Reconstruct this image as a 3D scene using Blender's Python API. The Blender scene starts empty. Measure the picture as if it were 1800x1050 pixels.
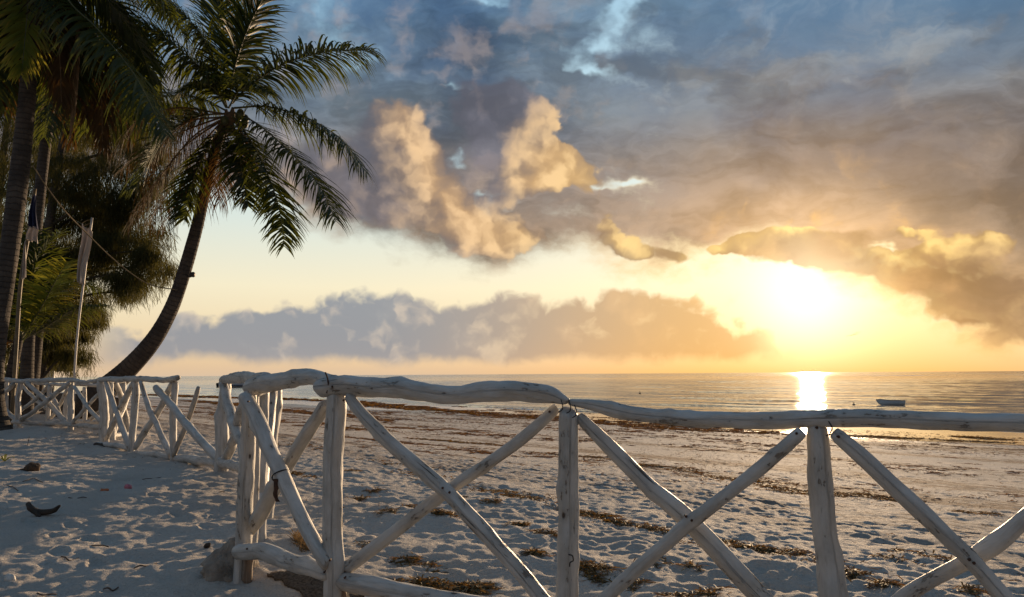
import bpy, bmesh, math, random
import numpy as np
from mathutils import Vector, Matrix

# ------------------------------------------------------------------ scene, camera
SC = bpy.context.scene
COL = SC.collection
rad = math.radians

CAM_H = 1.10
PITCH, ROLL, FPX = 5.84, -0.36, 1300.0          # degrees, degrees, focal length in photo pixels
cam_d = bpy.data.cameras.new('camera')
cam_d.sensor_width = 36.0
cam_d.lens = FPX / 1800.0 * 36.0
cam_d.clip_start = 0.05
cam_d.clip_end = 60000.0
cam = bpy.data.objects.new('camera', cam_d)
COL.objects.link(cam)
CAM_R = (Matrix.Rotation(rad(90 + PITCH), 3, 'X') @ Matrix.Rotation(rad(ROLL), 3, 'Z'))
cam.matrix_world = Matrix.Translation((0, 0, CAM_H)) @ CAM_R.to_4x4()
SC.camera = cam
CAM_P = Vector((0, 0, CAM_H))

def ray(px, py):
    """world direction seen at a photo position"""
    return (CAM_R @ Vector(((px - 900) / FPX, -(py - 525) / FPX, -1.0))).normalized()

def at(px, py, Y):
    """point of that sight line at world depth Y"""
    d = ray(px, py)
    return CAM_P + d * (Y / d.y)

def at_z(px, py, z):
    d = ray(px, py)
    return CAM_P + d * ((z - CAM_H) / d.z)

def on_line(px, py, A, B, off=0.0):
    """point of that sight line on the upright plane through plan points A, B (moved off metres towards the camera)"""
    a = Vector((A[0], A[1], 0)); b = Vector((B[0], B[1], 0))
    n = Vector((b.y - a.y, -(b.x - a.x), 0)).normalized()
    if n.dot(-a) < 0:
        n = -n
    d = ray(px, py)
    t = n.dot(a + n * off - CAM_P) / n.dot(d)
    return CAM_P + d * t

# ------------------------------------------------------------------ colour, exposure
vs = SC.view_settings
SC.display_settings.display_device = 'sRGB'
vs.view_transform = 'Standard'
vs.look = 'None'
vs.exposure = 0.30
vs.gamma = 1.0
vs.use_curve_mapping = False
SC.cycles.use_denoising = True
SC.cycles.max_bounces = 8
SC.cycles.diffuse_bounces = 3
SC.cycles.glossy_bounces = 3
SC.cycles.transparent_max_bounces = 12
SC.cycles.sample_clamp_indirect = 4.0
SC.cycles.caustics_reflective = False
SC.cycles.caustics_refractive = False

def lin(r, g, b):
    f = lambda c: (c / 255 / 12.92) if c / 255 <= 0.04045 else ((c / 255 + 0.055) / 1.055) ** 2.4
    return (f(r), f(g), f(b), 1.0)

# ------------------------------------------------------------------ small node language
class NT:
    def __init__(self, tree):
        self.t = tree
    def new(self, kind, **kw):
        n = self.t.nodes.new(kind)
        for k, v in kw.items():
            setattr(n, k, v)
        return n
    def link(self, a, b):
        self.t.links.new(a, b)
    def put(self, sock, v):
        if isinstance(v, S):
            self.link(v.s, sock)
        elif v is not None:
            if sock.type == 'RGBA' and not hasattr(v, '__len__'):
                v = (v, v, v, 1)
            if sock.type == 'RGBA' and len(v) == 3:
                v = (*v, 1)
            if sock.type == 'VECTOR' and not hasattr(v, '__len__'):
                v = (v, v, v)
            sock.default_value = v
    def math(self, op, a, b=None, c=None, clamp=False):
        n = self.new('ShaderNodeMath', operation=op, use_clamp=clamp)
        for i, v in enumerate((a, b, c)):
            if v is not None:
                self.put(n.inputs[i], v)
        return S(self, n.outputs[0])
    def vmath(self, op, a, b=None, out=0, scale=None):
        n = self.new('ShaderNodeVectorMath', operation=op)
        self.put(n.inputs[0], a)
        if b is not None:
            self.put(n.inputs[1], b)
        if scale is not None:
            self.put(n.inputs['Scale'], scale)
        return S(self, n.outputs[out])
    def dot(self, a, b):
        return self.vmath('DOT_PRODUCT', a, b, out='Value')
    def sep(self, v):
        n = self.new('ShaderNodeSeparateXYZ'); self.put(n.inputs[0], v)
        return [S(self, o) for o in n.outputs]
    def comb(self, x=0.0, y=0.0, z=0.0):
        n = self.new('ShaderNodeCombineXYZ')
        for i, v in enumerate((x, y, z)):
            self.put(n.inputs[i], v)
        return S(self, n.outputs[0])
    def noise(self, vec, scale=5.0, detail=4.0, rough=0.5, dist=0.0, lac=2.0, out='Fac', dims='3D', typ='FBM'):
        n = self.new('ShaderNodeTexNoise', noise_dimensions=dims, noise_type=typ)
        if vec is not None:
            self.put(n.inputs['Vector'], vec)
        self.put(n.inputs['Scale'], scale); self.put(n.inputs['Detail'], detail)
        self.put(n.inputs['Roughness'], rough); self.put(n.inputs['Distortion'], dist)
        self.put(n.inputs['Lacunarity'], lac)
        return S(self, n.outputs['Fac' if out == 'Fac' else 'Color'])
    def voronoi(self, vec, scale=5.0, feature='F1', smooth=0.5, detail=0.0, rough=0.5, out='Distance', rand=1.0, dims='3D'):
        n = self.new('ShaderNodeTexVoronoi', feature=feature, voronoi_dimensions=dims)
        self.put(n.inputs['Vector'], vec); self.put(n.inputs['Scale'], scale)
        if 'Detail' in n.inputs: self.put(n.inputs['Detail'], detail)
        if 'Roughness' in n.inputs: self.put(n.inputs['Roughness'], rough)
        if feature == 'SMOOTH_F1': self.put(n.inputs['Smoothness'], smooth)
        if 'Randomness' in n.inputs: self.put(n.inputs['Randomness'], rand)
        return S(self, n.outputs[out])
    def mapping(self, vec, loc=(0, 0, 0), rot=(0, 0, 0), scale=(1, 1, 1), typ='POINT'):
        n = self.new('ShaderNodeMapping', vector_type=typ)
        self.put(n.inputs['Vector'], vec)
        if typ != 'NORMAL': n.inputs['Location'].default_value = loc
        n.inputs['Rotation'].default_value = rot
        n.inputs['Scale'].default_value = scale
        return S(self, n.outputs[0])
    def mix(self, f, a, b, mode='MIX'):
        n = self.new('ShaderNodeMix', data_type='RGBA', blend_type=mode, clamp_factor=True)
        self.put(n.inputs[0], f); self.put(n.inputs[6], a); self.put(n.inputs[7], b)
        return S(self, n.outputs[2])
    def mixf(self, f, a, b):
        n = self.new('ShaderNodeMix', data_type='FLOAT', clamp_factor=True)
        self.put(n.inputs[0], f); self.put(n.inputs[2], a); self.put(n.inputs[3], b)
        return S(self, n.outputs[0])
    def ss(self, x, lo, hi, a=0.0, b=1.0, typ='SMOOTHSTEP'):
        n = self.new('ShaderNodeMapRange', interpolation_type=typ, clamp=True)
        self.put(n.inputs[0], x); self.put(n.inputs[1], lo); self.put(n.inputs[2], hi)
        self.put(n.inputs[3], a); self.put(n.inputs[4], b)
        return S(self, n.outputs[0])
    def lerp(self, x, lo, hi, a=0.0, b=1.0):
        return self.ss(x, lo, hi, a, b, 'LINEAR')
    def ramp(self, f, stops, interp='LINEAR'):
        n = self.new('ShaderNodeValToRGB'); self.put(n.inputs[0], f)
        r = n.color_ramp; r.interpolation = interp
        while len(r.elements) < len(stops):
            r.elements.new(0.5)
        for e, (p, c) in zip(r.elements, stops):
            e.position = p; e.color = c if hasattr(c, '__len__') else (c, c, c, 1)
        return S(self, n.outputs[0])
    def attr(self, name, out='Fac'):
        n = self.new('ShaderNodeAttribute', attribute_name=name)
        return S(self, n.outputs[out])
    def bump(self, h, strength=1.0, dist=0.01, normal=None):
        n = self.new('ShaderNodeBump')
        self.put(n.inputs['Height'], h); self.put(n.inputs['Strength'], strength); self.put(n.inputs['Distance'], dist)
        if normal is not None: self.put(n.inputs['Normal'], normal)
        return S(self, n.outputs[0])

class S:
    def __init__(self, nt, s): self.nt, self.s = nt, s
    def __add__(self, o): return self.nt.math('ADD', self, o)
    __radd__ = __add__
    def __sub__(self, o): return self.nt.math('SUBTRACT', self, o)
    def __rsub__(self, o): return self.nt.math('SUBTRACT', o, self)
    def __mul__(self, o): return self.nt.math('MULTIPLY', self, o)
    __rmul__ = __mul__
    def __truediv__(self, o): return self.nt.math('DIVIDE', self, o)
    def __pow__(self, o): return self.nt.math('POWER', self, o)
    def clamp(self): return self.nt.math('ADD', self, 0.0, clamp=True)
    def max(self, o): return self.nt.math('MAXIMUM', self, o)
    def min(self, o): return self.nt.math('MINIMUM', self, o)
    def exp(self): return self.nt.math('EXPONENT', self)
    def abs(self): return self.nt.math('ABSOLUTE', self)

# ------------------------------------------------------------------ sun
SUN_DIR = ray(1418, 528)                      # where the sun stands behind the cloud gap
SUN_AZ = math.degrees(math.atan2(SUN_DIR.x, SUN_DIR.y))
SUN_EL = math.degrees(math.asin(SUN_DIR.z))

def azel(px, py):
    d = ray(px, py)
    return math.degrees(math.atan2(d.x, d.y)), math.degrees(math.asin(d.z))

sun_d = bpy.data.lights.new('sun', 'SUN')
sun_d.energy = 5.0
sun_d.angle = rad(1.0)
sun_d.color = (1.0, 0.70, 0.42)
sun = bpy.data.objects.new('sun', sun_d)
COL.objects.link(sun)
sun.rotation_euler = (-SUN_DIR).to_track_quat('-Z', 'Y').to_euler()

# ------------------------------------------------------------------ sky
world = bpy.data.worlds.new('World')
SC.world = world
world.use_nodes = True
world.cycles.sampling_method = 'MANUAL'
world.cycles.sample_map_resolution = 512

def build_sky():
    t = world.node_tree
    t.nodes.clear()
    N = NT(t)
    tc = N.new('ShaderNodeTexCoord')
    D = N.vmath('NORMALIZE', S(N, tc.outputs['Generated']))
    x, y, z = N.sep(D)
    az = N.math('ARCTAN2', x, y) * (180 / math.pi)
    el = N.math('ARCSINE', z) * (180 / math.pi)
    sa = N.math('ARCCOSINE', N.dot(D, tuple(SUN_DIR)).min(0.99999)) * (180 / math.pi)   # degrees from the sun

    # ---- clear air: Nishita, tinted by the low sun
    sky = N.new('ShaderNodeTexSky', sky_type='NISHITA', sun_disc=False)
    sky.sun_elevation = rad(SUN_EL)
    sky.sun_rotation = rad(SUN_AZ)
    sky.air_density = 1.0
    sky.dust_density = 1.2
    sky.ozone_density = 1.5
    nish = S(N, sky.outputs[0])
    clear = N.vmath('SCALE', nish, scale=0.10)
    glow1 = (sa * (-1 / 3.2)).exp()
    glow2 = (sa * (-1 / 11.0)).exp()
    haze = (el.abs() * (-1 / 5.0)).exp()
    air = N.ramp(N.lerp(el, 0.0, 30.0), [(0.0, lin(212, 178, 140)), (0.08, lin(222, 198, 160)), (0.22, lin(228, 218, 188)),
                                         (0.38, lin(204, 214, 206)), (0.60, lin(172, 204, 216)), (1.0, lin(136, 182, 210))])
    air = N.vmath('SCALE', air, scale=N.ss(sa, 40.0, 140.0, 1.0, 0.38))      # the sky away from a low sun is dimmer
    clear = N.mix(0.92, clear, air)
    def add(a, k, c):
        return N.vmath('ADD', a, N.vmath('SCALE', c[:3], scale=k))
    clear = add(clear, (sa * (-1 / 14.0)).exp(), (0.32, 0.20, 0.07))

    # ---- the clouds' own coordinates: stereographic (no seam but straight behind), roughened by noise
    k2 = N.math('DIVIDE', 2.0, (y + 1.02).max(0.02))
    Q = N.comb(x * k2, z * k2, 0.0)
    Qf = N.comb(x * k2, z * k2 * 1.7, 0.0)
    half = (0.5, 0.5, 0.5)
    w1 = N.vmath('SUBTRACT', N.noise(Qf, 6.0, 4, 0.55, out='Color', dims='2D'), half)
    w2 = N.vmath('SUBTRACT', N.noise(Q, 24.0, 3, 0.6, out='Color', dims='2D'), half)
    P0 = N.comb(az, el, 0.0)
    warp = N.vmath('ADD', N.vmath('SCALE', w1, scale=8.0), N.vmath('SCALE', w2, scale=2.2))
    flat = N.vmath('MULTIPLY', N.vmath('ADD', P0, warp), (1, 1, 0))
    flatw = N.vmath('MULTIPLY', N.vmath('ADD', P0, N.vmath('SCALE', warp, scale=0.5)), (1, 1, 0))

    def blobs(vec, lst):
        acc = None
        for (px, py, rx, ry, rot, amp) in lst:
            a, e = azel(px, py)
            k = 22.7
            m = N.mapping(vec, loc=(a, e, 0), rot=(0, 0, rad(rot)), scale=(rx / k, ry / k, 1), typ='TEXTURE')
            g = N.new('ShaderNodeTexGradient', gradient_type='QUADRATIC_SPHERE')
            N.put(g.inputs[0], m)
            b = S(N, g.outputs['Fac'])
            acc = b * amp if acc is None else N.math('MULTIPLY_ADD', b, amp, acc)
        return acc

    # cauliflower heaps: inverted Voronoi plus noise, read here and a little nearer the sun
    def billow(vec):
        v1 = N.voronoi(vec, 11.0, 'F1', detail=3.0, rough=0.52, dims='2D')
        n1 = N.noise(vec, 8.0, 5, 0.56, dims='2D')
        return (0.5 - v1) * 1.05 + (n1 - 0.5) * 0.95
    ks = 2.0 / (SUN_DIR.y + 1.02)
    Qsun = (SUN_DIR.x * ks, SUN_DIR.z * ks, 0.0)
    Qw = N.vmath('ADD', Q, N.vmath('SCALE', w2, scale=0.03))
    toward = N.vmath('NORMALIZE', N.vmath('SUBTRACT', Qsun, Q))
    Qs = N.vmath('ADD', Qw, N.vmath('SCALE', toward, scale=0.022))
    bw0 = billow(Qw)
    bw1 = billow(Qs)
    over = lambda c, f, k: N.mix(f, c, k)

    # ================= A: high deck; its lower edge sinks towards the right
    edge = [(300, 300), (480, 350), (600, 395), (800, 440), (930, 445), (1100, 452), (1250, 446), (1370, 420), (1450, 462), (1560, 505), (1640, 555), (1800, 592)]
    pts = [(-180, 5.0), (-60, 9.0)] + [azel(*p) for p in edge] + [(60, 4.0), (180, 5.0)]  # unseen rear deck edge lowered to dim the fill from behind the camera
    fc = N.new('ShaderNodeFloatCurve')
    N.put(fc.inputs['Value'], az / 360 + 0.5)
    cv = fc.mapping.curves[0]
    while len(cv.points) < len(pts):
        cv.points.new(0.5, 0.5)
    for p, (a, e) in zip(cv.points, pts):
        p.location = (a / 360 + 0.5, e / 30); p.handle_type = 'VECTOR'
    fc.mapping.update()
    bound = S(N, fc.outputs[0]) * 30.0
    deck_n = N.noise(Qf, 3.6, 7, 0.55, 0.3, dims='2D')
    deck_f = N.noise(N.vmath('ADD', Qf, N.vmath('SCALE', w2, scale=0.03)), 9.0, 6, 0.58, dims='2D')
    up = ((el - bound) / 2.6).max(-1.2).min(0.85)
    holes = blobs(flat, [(1070, 40, 130, 60, 30, -1.5), (1035, 120, 100, 36, -35, -1.5), (1125, 20, 70, 50, 0, -0.9), (805, 130, 90, 40, 10, -1.4), (520, 10, 210, 80, 0, -1.3), (620, 70, 120, 60, 20, -0.6),
                         (865, 0, 80, 34, 0, -1.2), (880, 338, 62, 30, -40, -1.8), (1085, 322, 80, 20, 0, -1.6), (1020, 325, 50, 30, 0, -1.2), (835, 272, 44, 44, -40, -1.2), (1600, 468, 110, 30, -12, -2.0), (1690, 452, 70, 18, 0, -1.0), (1660, 560, 60, 20, -30, -0.8), (1600, 85, 190, 60, 8, -0.3)])
    dA = up + holes + (deck_n - 0.5) * 1.6 + (deck_f - 0.5) * 2.0 + 0.36
    mA = N.ss(dA, -0.35, 0.85)
    bodyA = N.ramp(N.lerp(el, 5.0, 27.0), [(0.0, lin(168, 138, 106)), (0.24, lin(146, 126, 108)), (0.46, lin(118, 111, 108)), (0.66, lin(96, 107, 118)), (1.0, lin(84, 110, 134))])
    dk = N.ss(deck_n, 0.38, 0.66)
    bodyA = N.mix(dk, N.vmath('MULTIPLY', bodyA, (1.2, 1.17, 1.12)), N.vmath('MULTIPLY', bodyA, (0.66, 0.70, 0.76)))
    puff = N.noise(N.vmath('ADD', Qf, N.vmath('SCALE', w2, scale=0.05)), 7.0, 5, 0.55, 0.6, dims='2D')
    bodyA = N.mix(N.ss(puff, 0.48, 0.74) * 0.5, bodyA, N.vmath('MULTIPLY', bodyA, (1.5, 1.34, 1.2)))
    bodyA = N.mix(N.ss(deck_f, 0.62, 0.36) * 0.55, bodyA, N.vmath('MULTIPLY', bodyA, (0.72, 0.80, 0.92)))
    strat = N.noise(N.vmath('ADD', N.vmath('MULTIPLY', Q, (1.0, 4.2, 1.0)), N.vmath('SCALE', w1, scale=0.5)), 3.4, 6, 0.58, dims='2D')
    bodyA = N.vmath('SCALE', bodyA, scale=N.ss(strat, 0.30, 0.70, 1.30, 0.74))
    blue = N.ss(el, 17.0, 25.0) * N.ss(az, 6.0, 24.0) * N.ss(puff, 0.62, 0.40)
    bodyA = N.mix(blue * 0.75, bodyA, lin(64, 104, 136))
    theta = N.math('ARCTAN2', az - SUN_AZ, el - SUN_EL)
    rays = N.noise(N.comb(theta * 2.0, 0.3, 0.0), 2.0, 1, 0.5, dims='2D')
    bodyA = N.vmath('SCALE', bodyA, scale=(rays - 0.5) * N.ss(sa, 20, 7) * 0.5 + 1.0)
    bodyA = add(bodyA, (sa * (-1 / 6.0)).exp(), (0.80, 0.43, 0.10))
    litA_c = N.mix(N.ss(sa, 8, 30), lin(255, 212, 120), lin(206, 186, 170))
    peach = N.mix(N.ss(sa, 6, 34), lin(246, 190, 112), lin(176, 160, 154))
    relief_l = N.ss((bw0 - bw1) * 1.0 + (puff - 0.5) * 1.6 + (deck_f - 0.5) * 0.8, 0.05, 0.75)
    bodyA = N.mix(relief_l * (N.ss(sa, 12, 6, 0.0, 0.5) + N.ss(az, 12, -4) * 0.30 + 0.03), bodyA, peach)
    bodyA = N.mix(N.ss(dA, 0.8, 0.05) * N.ss(sa, 24, 10, 0.0, 0.7), bodyA, litA_c)
    col = over(clear, mA, bodyA)

    # ================= B: cumulus in front of the deck, lit from the sun's side
    shp = [(640, 310, 280, 140, -30, 1.0), (785, 345, 230, 145, -38, 1.4), (860, 405, 170, 84, -28, 1.3), (690, 215, 220, 130, -35, 1.0), (560, 330, 200, 100, -10, 1.0),
           (845, 175, 150, 110, -30, 1.4), (915, 240, 190, 125, -45, 1.7), (985, 300, 125, 80, -30, 1.4), (930, 330, 90, 50, -10, 0.8),
           (1100, 425, 150, 66, -22, 1.5), (1056, 392, 40, 36, 0, 0.9), (1190, 450, 90, 40, -15, 1.0), (1280, 438, 70, 34, -10, 1.0),
           (1430, 432, 175, 74, -10, 1.7), (1540, 470, 160, 50, -25, 1.2), (1690, 505, 200, 80, -12, 1.4), (1790, 550, 190, 100, 0, 1.3),
           (1740, 420, 150, 50, 5, 1.1), (1500, 576, 60, 16, 0, 0.75), (1600, 410, 120, 30, 0, 0.8), (1330, 425, 70, 30, 10, 0.9), (1660, 455, 90, 40, -10, 0.8)]
    sB = blobs(flatw, shp)
    dB = sB * 1.5 - 0.42 + bw0 * 0.65 + (N.noise(Qw, 34.0, 4, 0.62, dims='2D') - 0.5) * 0.40
    slope = bw0 - bw1
    zone = blobs(flatw, [(715, 205, 140, 80, -35, 0.7), (745, 290, 230, 120, -52, 1.0), (835, 380, 230, 120, -45, 1.4), (905, 415, 110, 80, -20, 0.9), (770, 410, 180, 60, -20, 0.5),
                         (975, 262, 180, 140, -45, 1.7), (945, 315, 130, 66, -15, 1.1), (1015, 325, 120, 70, 0, 0.9), (838, 262, 62, 130, 32, -2.4), (860, 165, 120, 80, -20, -0.9),
                         (1085, 405, 120, 80, -20, 1.4), (1160, 440, 110, 50, -20, 0.7), (1120, 455, 80, 30, -10, -0.5),
                         (1280, 436, 90, 45, 0, 1.1), (1400, 394, 180, 26, 0, 1.2), (1430, 450, 120, 40, 0, -0.5), (1760, 412, 180, 45, 0, 1.3), (1590, 460, 130, 40, -20, 0.9), (1700, 515, 150, 50, 0, -0.6),
                         (1600, 402, 130, 24, 0, 1.0), (1330, 416, 90, 30, 0, 1.1), (1660, 436, 110, 34, 0, 0.9)])
    litB = N.ss(slope * 0.8 + zone * 1.0 + (deck_f - 0.5) * 0.35, -0.15, 1.5)
    mB = N.ss(dB, -0.03, N.mixf(litB, 0.5, 0.16)) * N.ss(sB, 0.02, 0.2)
    darkB = N.mix(N.ss(sa, 5, 24), lin(172, 130, 80), lin(104, 102, 112))
    liteB = N.mix(N.ss(sa, 5, 28), lin(255, 216, 134), lin(232, 194, 146))
    darkB = N.vmath('SCALE', darkB, scale=N.ss(bw0 + (deck_f - 0.5), -0.5, 0.55, 0.72, 1.28))
    liteB = N.vmath('MULTIPLY', liteB, N.vmath('ADD', N.vmath('SCALE', (0.34, 0.38, 0.42), scale=N.ss(slope, -0.28, 0.30)), (0.62, 0.58, 0.56)))
    colB = N.mix(litB, darkB, liteB)
    colB = add(colB, glow1, (0.30, 0.20, 0.05))
    col = over(col, mB * 0.95 * (1.0 - mA * (1.0 - litB) * 0.3), colB)

    # ================= C: long low bank over the horizon
    a0, _ = azel(240, 560)
    a1, _ = azel(1400, 560)
    span = N.ss(az, a0 - 8, a0 + 12) * N.ss(az, a1 + 3, a1 - 12)
    span = span.max(N.ss(az.abs(), 44, 62) * 0.8)                     # other banks round the rest of the horizon
    top = 2.3 + span * 4.2
    dC = (top - el) * 0.40 + bw0 * 0.70 + (deck_f - 0.5) * 0.5
    under = N.ss(el + (N.noise(Qw, 9.0, 4, 0.6, dims='2D') - 0.5) * 2.2, 0.5, 1.6)
    mC = N.ss(dC, -0.06, 0.28) * under * N.ss(span, 0.05, 0.4)
    litC = N.ss(slope * 1.0 + N.ss(dC, 0.4, 0.0) * 0.10 + (puff - 0.5) * 2.0, 0.10, 0.8)
    darkC = N.mix(N.ss(sa, 3, 34), lin(222, 174, 110), lin(132, 138, 147))
    liteC = N.mix(N.ss(sa, 3, 34), lin(255, 222, 160), lin(216, 196, 174))
    shadeC = N.mix(N.ss(bw0, 0.30, -0.25) * 0.5, darkC, N.vmath('MULTIPLY', darkC, (0.74, 0.78, 0.86)))
    col = over(col, mC * 0.88, N.mix(litC * 0.5, shadeC, liteC))

    # ---- warm air low over the sea, then the glare round the sun
    low = N.math('EXPONENT', el.max(0.0) * -1.0 / N.ss(sa, 3, 30, 2.4, 0.8))
    lowc = N.mix(N.ss(sa, 4, 36), lin(238, 174, 84), lin(198, 176, 152))
    col = N.mix(low * 0.72, col, lowc)
    col = add(col, (sa * sa * (-1 / (2 * 2.7 ** 2))).exp(), (0.40, 0.38, 0.33))
    col = add(col, (sa * (-1 / 4.0)).exp(), (0.26, 0.13, 0.03))
    bg = N.new('ShaderNodeBackground')
    N.put(bg.inputs[0], col)
    bg.inputs[1].default_value = 1.0
    out = N.new('ShaderNodeOutputWorld')
    N.link(bg.outputs[0], out.inputs[0])

build_sky()

# ------------------------------------------------------------------ helpers for meshes, objects, materials
RNG = np.random.default_rng(7)

def hash2(i, j, seed):
    h = (i.astype(np.int64) * 374761393 + j.astype(np.int64) * 668265263 + seed * 974711) & 0xFFFFFFFF
    h = ((h ^ (h >> 13)) * 1274126177) & 0xFFFFFFFF
    return ((h ^ (h >> 16)) & 0xFFFFFF) / float(0xFFFFFF)

def vnoise(x, y, seed=0):
    x = np.asarray(x, float); y = np.asarray(y, float)
    i = np.floor(x); j = np.floor(y)
    fx = x - i; fy = y - j
    fx = fx * fx * fx * (fx * (fx * 6 - 15) + 10); fy = fy * fy * fy * (fy * (fy * 6 - 15) + 10)
    a = hash2(i, j, seed); b = hash2(i + 1, j, seed); c = hash2(i, j + 1, seed); d = hash2(i + 1, j + 1, seed)
    return (a + (b - a) * fx) * (1 - fy) + (c + (d - c) * fx) * fy

def fbm(x, y, octv=4, seed=0, gain=0.5):
    s = 0.0; a = 1.0; n = 0.0
    x = np.asarray(x, float); y = np.asarray(y, float)
    for o in range(octv):
        s = s + a * (vnoise(x, y, seed + o * 17) - 0.5); n += a * 0.5
        x, y = 1.6 * x + 1.2 * y + 3.1, -1.2 * x + 1.6 * y + 7.7
        a *= gain
    return s / n

def thing(name, label, cat, loc=(0, 0, 0), group=None):
    o = bpy.data.objects.new(name, None)
    o.empty_display_size = 0.2
    o.location = loc
    COL.objects.link(o)
    return tag(o, label, cat, group)

def tag(o, label=None, cat=None, group=None, kind=None):
    if label: o['label'] = label
    if cat: o['category'] = cat
    if group: o['group'] = group
    if kind: o['kind'] = kind
    return o

def origin_of(p):
    v = Vector((0, 0, 0))
    while p is not None:
        v += p.location; p = p.parent
    return v

def mesh_obj(name, verts, faces, mat, parent=None, smooth=True, uv=None, loc=None, attrs=None):
    """one mesh object from WORLD-space vertices; loc sets its origin"""
    verts = np.asarray(verts, dtype=np.float64).reshape(-1, 3)
    base = np.array(origin_of(parent))
    l = np.array(loc, float) if loc is not None else base
    me = bpy.data.meshes.new(name)
    if isinstance(faces, np.ndarray):
        k = faces.shape[1]
        me.vertices.add(len(verts)); me.vertices.foreach_set('co', (verts - l).astype(np.float32).ravel())
        me.loops.add(faces.size); me.loops.foreach_set('vertex_index', faces.astype(np.int32).ravel())
        me.polygons.add(len(faces))
        me.polygons.foreach_set('loop_start', np.arange(0, faces.size, k, dtype=np.int32))
        me.update(calc_edges=True)
    else:
        me.from_pydata([tuple(v) for v in (verts - l)], [], faces)
        me.update(calc_edges=True)
    me.polygons.foreach_set('use_smooth', np.full(len(me.polygons), smooth))
    if uv is not None:
        idx = np.empty(len(me.loops), dtype=np.int32); me.loops.foreach_get('vertex_index', idx)
        lay = me.uv_layers.new(name='UVMap')
        lay.data.foreach_set('uv', np.asarray(uv, np.float32)[idx].ravel())
    if attrs:
        for k, a in attrs.items():
            at_ = me.attributes.new(k, 'FLOAT', 'POINT'); at_.data.foreach_set('value', np.asarray(a, np.float32))
    if mat is not None:
        me.materials.append(mat)
    o = bpy.data.objects.new(name, me)
    COL.objects.link(o)
    o.location = l - base
    if parent is not None:
        o.parent = parent
    return o

def material(name):
    m = bpy.data.materials.new(name); m.use_nodes = True
    t = m.node_tree; t.nodes.clear()
    N = NT(t)
    b = N.new('ShaderNodeBsdfPrincipled')
    out = N.new('ShaderNodeOutputMaterial')
    N.link(b.outputs[0], out.inputs[0])
    return m, N, b, out

def pos(N):
    return S(N, N.new('ShaderNodeNewGeometry').outputs['Position'])

def uvc(N):
    return S(N, N.new('ShaderNodeTexCoord').outputs['UV'])

def plain(name, col, rough=0.7, var=0.25, scale=8.0, bump=0.0, bscale=60.0, metallic=0.0):
    m, N, b, out = material(name)
    p = S(N, N.new('ShaderNodeTexCoord').outputs['Object'])
    n = N.noise(p, scale, 5, 0.6)
    c = N.mix(N.ss(n, 0.3, 0.7), tuple(v * (1 - var) for v in col[:3]), tuple(min(1, v * (1 + var)) for v in col[:3]))
    N.put(b.inputs['Base Color'], c); N.put(b.inputs['Roughness'], rough); N.put(b.inputs['Metallic'], metallic)
    if bump:
        N.put(b.inputs['Normal'], N.bump(N.noise(p, bscale, 4, 0.6), bump, 0.02))
    return m

# ------------------------------------------------------------------ beach
NS = (0.7317, 0.6816)                 # plan direction down the beach to the sea
WATER_Z, SHORE_S = -1.80, 42.0

def sdist(x, y):
    return NS[0] * x + NS[1] * y

def beach_z(x, y):
    s = sdist(x, y)
    down = np.maximum(s - 3.2, 0.0)
    down = down * down / (down + 2.5)
    z = WATER_Z * (1 - np.exp(-down / 14.0)) / (1 - math.exp(-36.5 / 14.0))
    return z + np.minimum(np.maximum(-s, 0) * 0.02, 0.5)

def beach_hit(px, py):
    """where a sight line meets the beach"""
    d = ray(px, py)
    t = 1.0
    for _ in range(4000):
        p = CAM_P + d * t
        if p.z <= float(beach_z(p.x, p.y)):
            break
        t *= 1.004
    return p

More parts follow.
